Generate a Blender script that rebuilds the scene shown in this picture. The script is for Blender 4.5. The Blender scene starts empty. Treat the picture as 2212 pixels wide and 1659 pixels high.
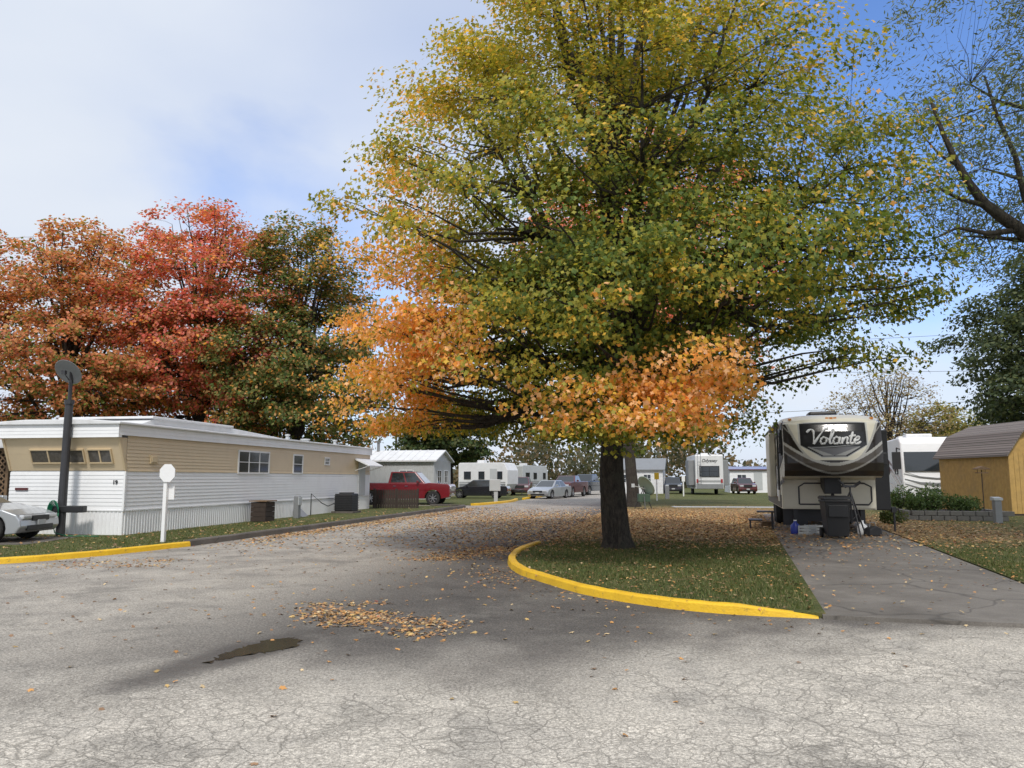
import bpy, bmesh, math, random
import numpy as np
from mathutils import Vector, Matrix
from mathutils.geometry import tessellate_polygon
random.seed(7); rng=np.random.default_rng(7)
S=bpy.context.scene; COL=S.collection
# ---------------------------------------------------------------- materials
def nt(name):
    m=bpy.data.materials.new(name); m.use_nodes=True
    t=m.node_tree; t.nodes.clear()
    o=t.nodes.new('ShaderNodeOutputMaterial'); p=t.nodes.new('ShaderNodeBsdfPrincipled')
    t.links.new(p.outputs[0],o.inputs[0]); return m,t,p,o
def N(t,k,**kw):
    n=t.nodes.new(k)
    for a,b in kw.items(): setattr(n,a,b)
    return n
def noise(t,vec,scale,detail=4,rough=.55,dist=0):
    n=N(t,'ShaderNodeTexNoise'); n.inputs['Scale'].default_value=scale; n.inputs['Detail'].default_value=detail
    n.inputs['Roughness'].default_value=rough; n.inputs['Distortion'].default_value=dist
    t.links.new(vec,n.inputs['Vector']); return n.outputs['Fac']
def ramp(t,f,a,b,ca=(0,0,0,1),cb=(1,1,1,1)):
    r=N(t,'ShaderNodeValToRGB'); e=r.color_ramp.elements
    e[0].position=a; e[0].color=ca; e[1].position=b; e[1].color=cb
    t.links.new(f,r.inputs[0]); return r.outputs[0]
def mixc(t,f,a,b,mode='MIX'):
    m=N(t,'ShaderNodeMix',data_type='RGBA',blend_type=mode)
    for i,v in ((0,f),(6,a),(7,b)):
        if isinstance(v,(int,float)): m.inputs[i].default_value=v
        elif isinstance(v,tuple): m.inputs[i].default_value=(*v,1) if len(v)==3 else v
        else: t.links.new(v,m.inputs[i])
    return m.outputs[2]
def mth(t,op,a,b=0,c=None):
    m=N(t,'ShaderNodeMath',operation=op)
    for i,v in enumerate((a,b,c)):
        if v is None: continue
        if isinstance(v,(int,float)): m.inputs[i].default_value=v
        else: t.links.new(v,m.inputs[i])
    return m.outputs[0]
def mrange(t,x,a,b,c,d):
    r=N(t,'ShaderNodeMapRange',interpolation_type='SMOOTHSTEP'); t.links.new(x,r.inputs[0])
    for i,v in enumerate((a,b,c,d)): r.inputs[i+1].default_value=v
    return r.outputs[0]
def bumpn(t,p,h,strength,dist=.02):
    b=N(t,'ShaderNodeBump'); b.inputs['Strength'].default_value=strength; b.inputs['Distance'].default_value=dist
    t.links.new(h,b.inputs['Height']); t.links.new(b.outputs[0],p.inputs['Normal'])
def pm(name,col,rough=.6,metal=0,var=.18,scale=2.5,bump=0,bscale=60,coat=0,dirt=0):
    m,t,p,o=nt(name); tc=N(t,'ShaderNodeTexCoord'); v=tc.outputs['Object']
    f=noise(t,v,scale,5)
    lo=tuple(c*(1-var) for c in col); hi=tuple(min(1,c*(1+var)) for c in col)
    c=mixc(t,f,lo,hi)
    if dirt:
        d=ramp(t,noise(t,v,1.3,8,.7),.5,.75)
        c=mixc(t,mth(t,'MULTIPLY',d,dirt),c,(.16,.13,.10))
    t.links.new(c,p.inputs['Base Color'])
    p.inputs['Roughness'].default_value=rough; p.inputs['Metallic'].default_value=metal
    p.inputs['Coat Weight'].default_value=coat; p.inputs['Coat Roughness'].default_value=.08
    if bump: bumpn(t,p,noise(t,v,bscale,5),bump,.01)
    return m
def attr_mat(name,rough=.6,trans=.0,coat=0):
    m,t,p,o=nt(name); a=N(t,'ShaderNodeAttribute',attribute_name='Col')
    t.links.new(a.outputs['Color'],p.inputs['Base Color']); p.inputs['Roughness'].default_value=rough
    p.inputs['Coat Weight'].default_value=coat
    p.inputs['Specular IOR Level'].default_value=.3
    if trans:
        tr=N(t,'ShaderNodeBsdfTranslucent'); t.links.new(mixc(t,1.0,a.outputs['Color'],(1.6,1.5,.9),'MULTIPLY'),tr.inputs['Color'])
        mx=N(t,'ShaderNodeMixShader'); mx.inputs[0].default_value=trans
        t.links.new(p.outputs[0],mx.inputs[1]); t.links.new(tr.outputs[0],mx.inputs[2]); t.links.new(mx.outputs[0],o.inputs[0])
    return m
M_leaf=attr_mat('foliage',.55,.42)
M_litter=attr_mat('fallen_leaf',.8,.0)
M_blade=attr_mat('grass_blade',.6,.3)
M_capg=attr_mat('cap_graphics',.25,0,.4)
M_white=pm('white_paint',(.82,.83,.84),.45,var=.05,dirt=.10)
M_white2=pm('aged_white_metal',(.71,.72,.73),.5,var=.1,dirt=.25)
M_tan=pm('tan_siding',(.64,.52,.35),.5,var=.06,dirt=.10)
M_tan2=pm('tan_trim',(.58,.46,.29),.5,var=.1)
M_cream=pm('cream_fibreglass',(.76,.72,.60),.3,var=.05,dirt=.08)
M_black=pm('black_plastic',(.02,.02,.022),.5,var=.3)
M_dark=pm('dark_metal',(.045,.045,.05),.45,metal=.2,var=.3)
M_rubber=pm('tyre_rubber',(.022,.022,.022),.85,var=.3)
M_alloy=pm('alloy_wheel',(.5,.5,.52),.3,metal=.9,var=.15)
M_chrome=pm('chrome',(.75,.75,.76),.15,metal=1,var=.05)
M_glass=pm('dark_glass',(.02,.025,.03),.06,var=.3,coat=1)
M_curt=pm('curtained_glass',(.10,.09,.075),.12,var=.6,scale=14,coat=.3)
M_grey=pm('grey_metal',(.25,.26,.27),.5,metal=.2,var=.15,dirt=.2)
M_lgrey=pm('light_grey_paint',(.48,.50,.51),.5,var=.1,dirt=.2)
M_wood=pm('weathered_wood',(.18,.115,.065),.8,var=.4,scale=9,bump=.4)
M_dwood=pm('dark_wood',(.045,.032,.025),.8,var=.4,scale=9,bump=.4)
M_shed=pm('stained_pine',(.46,.29,.09),.65,var=.35,scale=5,bump=.3,dirt=.35)
M_red=pm('red_car_paint',(.17,.009,.014),.25,var=.1,coat=1)
M_maroon=pm('maroon_paint',(.10,.018,.02),.3,var=.1,coat=.8)
M_silver=pm('silver_car_paint',(.40,.42,.44),.3,metal=.4,var=.06,coat=1)
M_bcar=pm('black_car_paint',(.015,.016,.02),.22,var=.1,coat=1)
M_blue=pm('navy_car_paint',(.03,.04,.06),.25,var=.1,coat=1)
M_tail=pm('red_lens',(.35,.01,.01),.2,var=.1,coat=1)
M_lens=pm('clear_lens',(.5,.52,.54),.1,var=.1,coat=1)
M_green=pm('green_hose',(.01,.16,.08),.45,var=.2)
M_gdish=pm('pale_green_plastic',(.33,.42,.34),.5,var=.1)
M_bluep=pm('blue_plastic',(.02,.04,.3),.4,var=.1)
M_orange=pm('amber_lens',(.7,.25,.02),.3,var=.1)
M_ysign=pm('yellow_sign',(.75,.5,.03),.4,var=.05)
M_block=pm('concrete_block',(.15,.145,.135),.9,var=.3,scale=6,bump=.4)
M_dkgreen=pm('green_paint',(.05,.09,.06),.6,var=.2)
def bark(name,a,b):
    m,t,p,o=nt(name); tc=N(t,'ShaderNodeTexCoord'); mp=N(t,'ShaderNodeMapping'); mp.inputs['Scale'].default_value=(1,1,.3)
    t.links.new(tc.outputs['Object'],mp.inputs[0]); f=noise(t,mp.outputs[0],17,8,.75,.8)
    c=mixc(t,ramp(t,f,.38,.62),a,b); mo=ramp(t,noise(t,tc.outputs['Object'],2.2,5),.52,.66)
    c=mixc(t,mth(t,'MULTIPLY',mo,.4),c,(.075,.08,.055))
    t.links.new(c,p.inputs['Base Color']); p.inputs['Roughness'].default_value=.9; bumpn(t,p,f,1,.1); return m
M_bark=bark('maple_bark',(.014,.012,.010),(.10,.082,.065))
M_bark2=bark('dark_bark',(.025,.02,.017),(.07,.058,.048))
def asphalt():
    m,t,p,o=nt('cracked_asphalt'); g=N(t,'ShaderNodeNewGeometry'); v=g.outputs['Position']
    sx=N(t,'ShaderNodeSeparateXYZ'); t.links.new(v,sx.inputs[0]); X,Y=sx.outputs[0],sx.outputs[1]
    big=noise(t,v,.22,4,.6,.4); med=noise(t,v,1.1,6,.7,.3); fine=noise(t,v,42,3,.75); fine2=noise(t,v,130,1,.8)
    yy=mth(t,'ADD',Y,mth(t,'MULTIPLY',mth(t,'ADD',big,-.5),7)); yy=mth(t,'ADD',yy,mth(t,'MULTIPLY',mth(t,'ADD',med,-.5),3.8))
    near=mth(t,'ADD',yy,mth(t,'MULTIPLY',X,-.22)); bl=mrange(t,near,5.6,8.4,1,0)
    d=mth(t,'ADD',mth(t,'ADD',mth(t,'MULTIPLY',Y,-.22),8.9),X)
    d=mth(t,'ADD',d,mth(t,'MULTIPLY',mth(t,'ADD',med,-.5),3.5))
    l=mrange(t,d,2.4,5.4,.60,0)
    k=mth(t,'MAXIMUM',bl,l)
    c=mixc(t,k,(.120,.110,.101),(.56,.52,.455))  # darker tone around the island: maple's shade painted into the asphalt colour
    c=mixc(t,1.0,c,ramp(t,med,.3,.72,(.62,.62,.63,1),(1.22,1.21,1.20,1)),'MULTIPLY')
    dk=ramp(t,noise(t,v,.75,6,.7,.5),.53,.63); c=mixc(t,mth(t,'MULTIPLY',dk,.55),c,(.18,.168,.15))
    c=mixc(t,1.0,c,ramp(t,fine,.3,.7,(.46,.46,.46,1),(1.5,1.5,1.5,1)),'MULTIPLY')
    c=mixc(t,1.0,c,ramp(t,fine2,.3,.7,(.64,.64,.64,1),(1.36,1.36,1.36,1)),'MULTIPLY')
    nv=N(t,'ShaderNodeTexNoise'); nv.inputs['Scale'].default_value=4; nv.inputs['Detail'].default_value=6; t.links.new(v,nv.inputs['Vector'])
    vm=N(t,'ShaderNodeVectorMath',operation='MULTIPLY_ADD'); t.links.new(nv.outputs['Color'],vm.inputs[0]); vm.inputs[1].default_value=(.26,.26,0); t.links.new(v,vm.inputs[2])
    def cr(sc,w):
        vo=N(t,'ShaderNodeTexVoronoi',feature='DISTANCE_TO_EDGE'); vo.inputs['Scale'].default_value=sc; t.links.new(vm.outputs[0],vo.inputs['Vector'])
        return ramp(t,vo.outputs['Distance'],w*.1,w,(1,1,1,1),(0,0,0,1))
    c1=cr(5.2,.040); c2=cr(11,.06)
    k1=mth(t,'MULTIPLY',c1,ramp(t,noise(t,v,.7,3),.34,.52)); k2=mth(t,'MULTIPLY',mth(t,'MULTIPLY',c2,.8),ramp(t,noise(t,v,1.1,3,.6),.42,.56))
    kk=mth(t,'MAXIMUM',k1,k2); kk=mth(t,'MULTIPLY',kk,ramp(t,bl,0,1,(.25,.25,.25,1),(1,1,1,1)))
    kk=mth(t,'MULTIPLY',kk,ramp(t,fine,.32,.6,(.2,.2,.2,1),(1,1,1,1)))
    c=mixc(t,mth(t,'MULTIPLY',kk,.72),c,(.13,.118,.10))
    dx=mth(t,'ADD',X,2.55); dy=mth(t,'ADD',Y,-7.2); a1=mth(t,'SUBTRACT',dx,mth(t,'MULTIPLY',dy,.40))
    q=mth(t,'SQRT',mth(t,'ADD',mth(t,'POWER',mth(t,'MULTIPLY',a1,2.3),2),mth(t,'POWER',mth(t,'MULTIPLY',dy,.70),2)))
    q=mth(t,'ADD',q,mth(t,'MULTIPLY',mth(t,'ADD',med,-.5),1.6)); wet=mrange(t,q,.45,1.15,1,0)
    c=mixc(t,mth(t,'MULTIPLY',wet,.76),c,(.06,.053,.046))
    t.links.new(c,p.inputs['Base Color']); p.inputs['Specular IOR Level'].default_value=.3
    t.links.new(mrange(t,wet,0,1,.92,.45),p.inputs['Roughness'])
    h=mth(t,'SUBTRACT',mth(t,'ADD',fine,mth(t,'MULTIPLY',fine2,.5)),mth(t,'MULTIPLY',kk,1.2)); bumpn(t,p,h,.65,.013); return m
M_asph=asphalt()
def concrete(name,c0,c1):
    m,t,p,o=nt(name); g=N(t,'ShaderNodeNewGeometry'); v=g.outputs['Position']
    c=mixc(t,ramp(t,noise(t,v,.9,7,.65,.3),.3,.7),c0,c1); f=noise(t,v,60,4,.7)
    c=mixc(t,1.0,c,ramp(t,f,.3,.7,(.7,.7,.7,1),(1.25,1.25,1.25,1)),'MULTIPLY')
    c=mixc(t,mth(t,'MULTIPLY',ramp(t,noise(t,v,.35,6,.7),.5,.62),.45),c,(.09,.08,.068))
    nv=N(t,'ShaderNodeTexNoise'); nv.inputs['Scale'].default_value=1.1; t.links.new(v,nv.inputs['Vector'])
    vm=N(t,'ShaderNodeVectorMath',operation='MULTIPLY_ADD'); t.links.new(nv.outputs['Color'],vm.inputs[0]); vm.inputs[1].default_value=(.8,.8,0); t.links.new(v,vm.inputs[2])
    vo=N(t,'ShaderNodeTexVoronoi',feature='DISTANCE_TO_EDGE'); vo.inputs['Scale'].default_value=.3; t.links.new(vm.outputs[0],vo.inputs['Vector'])
    k=ramp(t,vo.outputs['Distance'],.002,.006,(1,1,1,1),(0,0,0,1)); c=mixc(t,mth(t,'MULTIPLY',k,.6),c,(.05,.045,.04))
    t.links.new(c,p.inputs['Base Color']); p.inputs['Roughness'].default_value=.9; bumpn(t,p,f,.5,.01); return m
M_conc=concrete('driveway_concrete',(.14,.125,.11),(.235,.215,.19))
M_kconc=concrete('kerb_concrete',(.08,.072,.063),(.17,.15,.13))
def yellow():
    m,t,p,o=nt('yellow_kerb_paint'); g=N(t,'ShaderNodeNewGeometry'); v=g.outputs['Position']
    c=mixc(t,ramp(t,noise(t,v,2.5,7,.7),.3,.7),(.68,.39,.015),(.84,.53,.02))
    c=mixc(t,mth(t,'MULTIPLY',ramp(t,noise(t,v,9,6,.75),.58,.69),.8),c,(.2,.13,.05))
    t.links.new(c,p.inputs['Base Color']); p.inputs['Roughness'].default_value=.6; bumpn(t,p,noise(t,v,35,5),.6,.015); return m
M_yel=yellow()
def grassm(name,litter):
    m,t,p,o=nt(name); g=N(t,'ShaderNodeNewGeometry'); v=g.outputs['Position']
    sx=N(t,'ShaderNodeSeparateXYZ'); t.links.new(v,sx.inputs[0]); X,Y=sx.outputs[0],sx.outputs[1]
    f=noise(t,v,.7,6,.7); f2=noise(t,v,40,4,.8)
    c=mixc(t,ramp(t,f,.3,.7),(.055,.072,.024),(.12,.13,.047)); c=mixc(t,ramp(t,noise(t,v,2.6,6,.7),.52,.72),c,(.17,.14,.075))
    c=mixc(t,1.0,c,ramp(t,f2,.3,.7,(.45,.45,.45,1),(1.6,1.6,1.6,1)),'MULTIPLY')
    vo=N(t,'ShaderNodeTexVoronoi'); vo.inputs['Scale'].default_value=13; t.links.new(v,vo.inputs['Vector'])
    my=mth(t,'MULTIPLY',mrange(t,Y,16,21,0,1),mrange(t,Y,36,48,1,.3)); mx=mth(t,'MULTIPLY',mrange(t,X,-1,1.5,0,1),mrange(t,X,12,18,1,.35))
    carpet=mth(t,'MULTIPLY',my,mx)
    rad=mth(t,'ADD',.20,mth(t,'MULTIPLY',carpet,.46))
    k=mth(t,'LESS_THAN',vo.outputs['Distance'],rad)
    base=ramp(t,noise(t,v,.25,5),.36,.56); k=mth(t,'MULTIPLY',k,mth(t,'MAXIMUM',mth(t,'MULTIPLY',base,litter),carpet))
    sv=N(t,'ShaderNodeSeparateColor'); t.links.new(vo.outputs['Color'],sv.inputs[0])
    lc=mixc(t,sv.outputs[0],(.22,.12,.055),(.50,.35,.18)); c=mixc(t,k,c,lc)
    t.links.new(c,p.inputs['Base Color']); p.inputs['Roughness'].default_value=.95; p.inputs['Specular IOR Level'].default_value=.15; bumpn(t,p,f2,.8,.03); return m
M_grass=grassm('grass',.7)
M_lawn=grassm('lawn_turf',.5)
def shingle():
    m,t,p,o=nt('asphalt_shingle'); tc=N(t,'ShaderNodeTexCoord'); b=N(t,'ShaderNodeTexBrick'); b.inputs['Scale'].default_value=3.2
    b.inputs['Color1'].default_value=(.24,.21,.195,1); b.inputs['Color2'].default_value=(.15,.13,.125,1); b.inputs['Mortar'].default_value=(.05,.045,.04,1); b.inputs['Mortar Size'].default_value=.025
    mp=N(t,'ShaderNodeMapping'); mp.inputs['Rotation'].default_value=(math.pi/2,0,math.pi/2); t.links.new(tc.outputs['Object'],mp.inputs[0]); t.links.new(mp.outputs[0],b.inputs[0])
    t.links.new(b.outputs[0],p.inputs['Base Color']); p.inputs['Roughness'].default_value=.95; return m
M_shin=shingle()
def water():
    m,t,p,o=nt('puddle_water'); g=N(t,'ShaderNodeNewGeometry'); v=g.outputs['Position']
    t.links.new(mixc(t,noise(t,v,8,5),(.035,.03,.025),(.075,.065,.052)),p.inputs['Base Color'])
    p.inputs['Roughness'].default_value=.1; p.inputs['IOR'].default_value=1.33; return m
M_water=water()
# ---------------------------------------------------------------- mesh building
class MB:
    def __init__(s): s.v=[];s.f=[];s.m=[]
    def add(s,vs,fs,mi=0):
        b=len(s.v); s.v+= [tuple(v) for v in vs]; s.f+=[tuple(b+i for i in f) for f in fs]; s.m+=[mi]*len(fs); return s
    def box(s,x0,x1,y0,y1,z0,z1,mi=0,M=None):
        vs=[(x0,y0,z0),(x1,y0,z0),(x1,y1,z0),(x0,y1,z0),(x0,y0,z1),(x1,y0,z1),(x1,y1,z1),(x0,y1,z1)]
        if M: vs=[M@Vector(v) for v in vs]
        return s.add(vs,[(3,2,1,0),(4,5,6,7),(0,1,5,4),(1,2,6,5),(2,3,7,6),(3,0,4,7)],mi)
    def tube(s,pts,rad,n=8,mi=0,caps=True):
        pts=[Vector(p) for p in pts]; 
        if isinstance(rad,(int,float)): rad=[rad]*len(pts)
        rings=[]; 
        for i,p in enumerate(pts):
            d=(pts[min(i+1,len(pts)-1)]-pts[max(i-1,0)])
            if d.length<1e-7: d=Vector((0,0,1))
            d.normalize(); a=Vector((0,1,0)) if abs(d.y)<.9 else Vector((1,0,0))
            u=d.cross(a).normalized(); w=d.cross(u)
            rings.append([p+(u*math.cos(2*math.pi*k/n)+w*math.sin(2*math.pi*k/n))*rad[i] for k in range(n)])
        vs=[v for r in rings for v in r]; fs=[]
        for i in range(len(pts)-1):
            for k in range(n): fs.append((i*n+k,i*n+(k+1)%n,(i+1)*n+(k+1)%n,(i+1)*n+k))
        if caps: fs.append(tuple(range(n))[::-1]); fs.append(tuple((len(pts)-1)*n+k for k in range(n)))
        return s.add(vs,fs,mi)
    def prism(s,poly,f,a0,a1,mi=0):
        n=len(poly); tris=tessellate_polygon([[Vector((p[0],p[1],0)) for p in poly]])
        vs=[f(p,a0) for p in poly]+[f(p,a1) for p in poly]
        fs=[tuple(t) for t in tris]+[tuple(n+i for i in t[::-1]) for t in tris]+[(i,(i+1)%n,n+(i+1)%n,n+i) for i in range(n)]
        return s.add(vs,fs,mi)
    def lathe(s,prof,c,axis='y',n=20,mi=0):
        c=Vector(c); vs=[]; fs=[]
        for r,h in prof:
            for k in range(n):
                a=2*math.pi*k/n; ca,sa=r*math.cos(a),r*math.sin(a)
                o=(ca,h,sa) if axis=='y' else ((ca,sa,h) if axis=='z' else (h,ca,sa))
                vs.append(c+Vector(o))
        for i in range(len(prof)-1):
            for k in range(n): fs.append((i*n+k,i*n+(k+1)%n,(i+1)*n+(k+1)%n,(i+1)*n+k))
        return s.add(vs,fs,mi)
    def panel(s,A,B,C,D,u0,u1,v0,v1,off,mi=0,thick=.012,cen=None):
        A,B,C,D=map(Vector,(A,B,C,D)); P=lambda u,v:(A*(1-u)+B*u)*(1-v)+(D*(1-u)+C*u)*v
        n=(B-A).cross(D-A).normalized()
        if cen is not None and n.dot((A+B+C+D)/4-Vector(cen))<0: n=-n
        q=[P(u0,v0),P(u1,v0),P(u1,v1),P(u0,v1)]
        vs=[a+n*(off-thick) for a in q]+[a+n*off for a in q]
        return s.add(vs,[(3,2,1,0),(4,5,6,7),(0,1,5,4),(1,2,6,5),(2,3,7,6),(3,0,4,7)],mi)
    def obj(s,name,mats,parent=None,smooth=False,bevel=0,label=None,seg=2):
        me=bpy.data.meshes.new(name); me.from_pydata(s.v,[],s.f)
        if not isinstance(mats,(list,tuple)): mats=[mats]
        for m in mats: me.materials.append(m)
        me.polygons.foreach_set('material_index',s.m)
        if smooth: me.polygons.foreach_set('use_smooth',[True]*len(s.f))
        me.validate(); me.update()
        bm=bmesh.new(); bm.from_mesh(me); bmesh.ops.recalc_face_normals(bm,faces=bm.faces); bm.to_mesh(me); bm.free()
        o=bpy.data.objects.new(name,me); COL.objects.link(o)
        if parent: o.parent=parent
        if bevel:
            b=o.modifiers.new('bevel','BEVEL'); b.width=bevel; b.segments=seg; b.limit_method='ANGLE'; b.angle_limit=math.radians(32)
        if label: o['label']=label
        return o
def tag(o,label,cat,group=None):
    o['label']=label; o['category']=cat
    if group: o['group']=group
    return o
def thing(name,loc,rot,label,cat,group=None):
    o=bpy.data.objects.new(name,None); COL.objects.link(o); o.location=loc; o.rotation_euler=(0,0,rot); o.empty_display_size=.3
    return tag(o,label,cat,group)
def raw_mesh(name,V,nper,mat,cols,parent=None):
    n=len(V)//nper; me=bpy.data.meshes.new(name); me.vertices.add(len(V)); me.vertices.foreach_set('co',V.astype(np.float32).ravel())
    me.loops.add(len(V)); me.loops.foreach_set('vertex_index',np.arange(len(V),dtype=np.int32))
    me.polygons.add(n); me.polygons.foreach_set('loop_start',np.arange(0,len(V),nper,dtype=np.int32))
    me.update(calc_edges=True)
    ca=me.color_attributes.new('Col','FLOAT_COLOR','POINT'); c=np.ones((len(V),4),dtype=np.float32); c[:,:3]=np.repeat(cols,nper,axis=0)
    ca.data.foreach_set('color',c.ravel()); me.materials.append(mat)
    o=bpy.data.objects.new(name,me); COL.objects.link(o)
    if parent: o.parent=parent
    return o
MAPLE=np.array([(0,-.5,0),(.30,-.40,.03),(.24,-.14,.02),(.52,.06,-.06),(.22,.16,0),(0,.55,-.08),(-.22,.16,0),(-.52,.06,-.06),(-.24,-.14,.02),(-.30,-.40,.03)])
MAPLE8=np.array([(0,-.5,0),(.24,-.24,.02),(.54,.04,-.07),(.22,.18,0),(0,.58,-.10),(-.22,.18,0),(-.54,.04,-.07),(-.24,-.24,.02)])
RHOMB=np.array([(0,-.5,0),(.36,0,-.05),(0,.5,0),(-.36,0,-.05)])
NARROW=np.array([(0,-.7,0),(.17,0,-.03),(0,.7,0),(-.17,0,-.03)])
def leaves(P,Nrm,size,tpl):
    n=len(P); Nn=Nrm/np.linalg.norm(Nrm,axis=1,keepdims=True); r=rng.normal(size=(n,3)); T=np.cross(Nn,r); T/=np.linalg.norm(T,axis=1,keepdims=True); B=np.cross(Nn,T)
    s=size[:,None,None]; V=P[:,None,:]+s*(tpl[None,:,0:1]*T[:,None,:]+tpl[None,:,1:2]*B[:,None,:]+tpl[None,:,2:3]*Nn[:,None,:])
    return V.reshape(-1,3)
def tree(name,loc,env,trunk_r,nclump,nleaf,lsize,colfn,label,cat='tree',tpl=RHOMB,off=(0,0),limbs=20,z0=2.2,cs=.75,flat=.5,bias=.42,barkm=None,lean=(0,0),rise=.75,seed=1,group=None,extra=None,stem_top=.86,wisp=0,keepfn=None,noise_gap=0,twigs=2,br=1.0,reach=(.6,.84)):
    global rng
    keep=rng; rng=np.random.default_rng(seed); rnd=random.Random(seed)
    H=env[-1][0]; zs=[e[0] for e in env]; rs=[e[1] for e in env]
    T=thing(name,loc,0,label,cat,group); mb=MB()
    def axis(z): k=z/H; return Vector((lean[0]*k*k+off[0]*k*.6+.12*math.sin(z*.9+seed),lean[1]*k*k+off[1]*k*.6+.12*math.cos(z*.7+seed*2),z)) if z>.01 else Vector((0.12*math.sin(seed),0.12*math.cos(seed*2),-.05))
    hs=[0,.08,.18,.35,.6,1.0,1.5]+list(np.linspace(2,H*stem_top,14)); rings=[];nn=22
    for h in hs:
        k=h/H; r=trunk_r*max(.05,(1-k*1.04))**.95; c=axis(max(h,.0001)) if h>0 else axis(.02)-Vector((0,0,.06)); ring=[]
        for q in range(nn):
            a=2*math.pi*q/nn; fl=1+(.16+.34*max(0,math.sin(a*5+seed))**2)*math.exp(-h*5)+.05*math.sin(a*4+h*2.2)+.035*math.sin(a*9-h*3)
            ring.append(c+Vector((math.cos(a)*r*fl,math.sin(a)*r*fl,0)))
        rings.append(ring)
    fs=[(i*nn+q,i*nn+(q+1)%nn,(i+1)*nn+(q+1)%nn,(i+1)*nn+q) for i in range(len(hs)-1) for q in range(nn)]
    mb.add([v for r in rings for v in r],fs)
    samples=[]
    for i in range(limbs):
        k=(i+.5)/limbs; zst=z0+(H*.62-z0)*k**1.1; az=i*2.4+seed+rnd.uniform(-.3,.3); st=axis(zst)
        ze=min(H*.93,zst+rise*(1.2-.3*k)*np.interp(zst,zs,rs)+rnd.uniform(-.3,1.3)); R=np.interp(ze,zs,rs)*rnd.uniform(*reach)
        en=Vector((off[0]+math.cos(az)*R,off[1]+math.sin(az)*R,ze)); mid=st.lerp(en,.45)+Vector((0,0,-.06*R+rnd.uniform(-.3,.4)))+Vector((rnd.uniform(-.4,.4),rnd.uniform(-.4,.4),0))
        pts=[];rr=[];r0=trunk_r*(.42-.2*k)
        for j in range(9):
            u=j/8; p=st*(1-u)**2+mid*2*u*(1-u)+en*u*u; p=p+Vector((rnd.uniform(-1,1),rnd.uniform(-1,1),rnd.uniform(-1,1)))*.09*(1 if 0<j else 0); pts.append(p); rr.append(r0*(1-u)**.8+.014)
        mb.tube(pts,rr,7,caps=False)
        for j in range(2,9): samples.append((pts[j],rr[j]))
    for h in np.linspace(H*.5,H*stem_top,6): samples.append((axis(h),trunk_r*.12))
    SP=np.array([s[0][:] for s in samples])
    cl=[]
    while len(cl)<nclump:
        z=rnd.uniform(zs[0],H); R=np.interp(z,zs,rs)
        if rnd.random()>(R/max(rs))**1.6+.02: continue
        az=rnd.uniform(0,2*math.pi); f=rnd.random()**bias; wob=1+.08*math.sin(3*az+z*.9+seed)+.06*math.sin(7*az-z*1.7)+rnd.uniform(-.05,.07)
        x=off[0]+math.cos(az)*R*f*wob; y=off[1]+math.sin(az)*R*f*wob
        if keepfn and not keepfn(x,y,z): continue
        if noise_gap and math.sin(x*1.9+z*.6+seed)*math.sin(y*1.7-z*.8)*math.sin(z*1.6+x*.7)>noise_gap: continue
        cl.append((x,y,z,f))
    if extra: cl+=extra
    cl=np.array(cl)
    for c in cl:
        p=c[:3]; dd=np.linalg.norm(SP-p,axis=1)+np.maximum(0,SP[:,2]-p[2]+.2)*1.2; j=int(np.argmin(dd)); a=Vector(SP[j]); b=Vector(p)
        m=a.lerp(b,.5)+Vector((rnd.uniform(-.25,.25),rnd.uniform(-.25,.25),-.08*(b-a).length)); r=min(samples[j][1]*.7,.022+.008*(b-a).length)*br
        mb.tube([a,a.lerp(m,.55)+Vector((rnd.uniform(-.08,.08),rnd.uniform(-.08,.08),.05)),m,m.lerp(b,.5)+Vector((0,0,rnd.uniform(-.05,.1))),b],[r,r*.8,r*.55,r*.35,.007],4,caps=False)
        for q in range(twigs): e=b+Vector((rnd.gauss(0,cs*.4),rnd.gauss(0,cs*.4),rnd.gauss(0,cs*.25))); s0=m.lerp(b,.6); mb.tube([s0,s0.lerp(e,.5)+Vector((0,0,.05)),e],[r*.3,r*.2,.005],3,caps=False)
    mb.obj('trunk',barkm or M_bark2,T,smooth=True)
    if nleaf:
        nc=len(cl); szc=cs*rng.uniform(.6,1.35,nc); idx=np.repeat(np.arange(nc),nleaf)
        g=rng.normal(size=(len(idx),3)); g/=np.linalg.norm(g,axis=1,keepdims=True); g*=(rng.random((len(idx),1))**.5)*1.15
        g[:,2]*=flat; P=cl[idx,:3]+g*szc[idx,None]*np.array([1.15,1.15,1.0])
        P[:,2]-=.18*(g[:,0]**2+g[:,1]**2)*szc[idx]
        if wisp: P[:,2]-=np.abs(rng.normal(size=len(P)))*wisp
        out=P-np.array([off[0],off[1],H*.4]); out/=np.linalg.norm(out,axis=1,keepdims=True)
        Nr=np.array([0,0,.5])+out*.6+rng.normal(size=P.shape)*.5
        V=leaves(P,Nr,lsize*rng.uniform(.65,1.25,len(P)),tpl)
        cj=rng.random(nc)[idx]; C=colfn(P,cj,rng.random(len(P)),cl[idx,3])
        C=C*rng.uniform(.75,1.28,(len(P),1)); raw_mesh('crown',V,len(tpl),M_leaf,np.clip(C,.003,1),T)
    rng=keep; return T
def pick(cols,w,r):
    w=np.maximum(w,1e-4); w=w/w.sum(axis=1,keepdims=True); cum=np.cumsum(w,axis=1); i=(r[:,None]>cum).sum(axis=1).clip(0,len(cols)-1); return np.array(cols)[i]
sm=lambda x,a,b: np.clip((x-a)/(b-a),0,1)**2*(3-2*np.clip((x-a)/(b-a),0,1))
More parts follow.
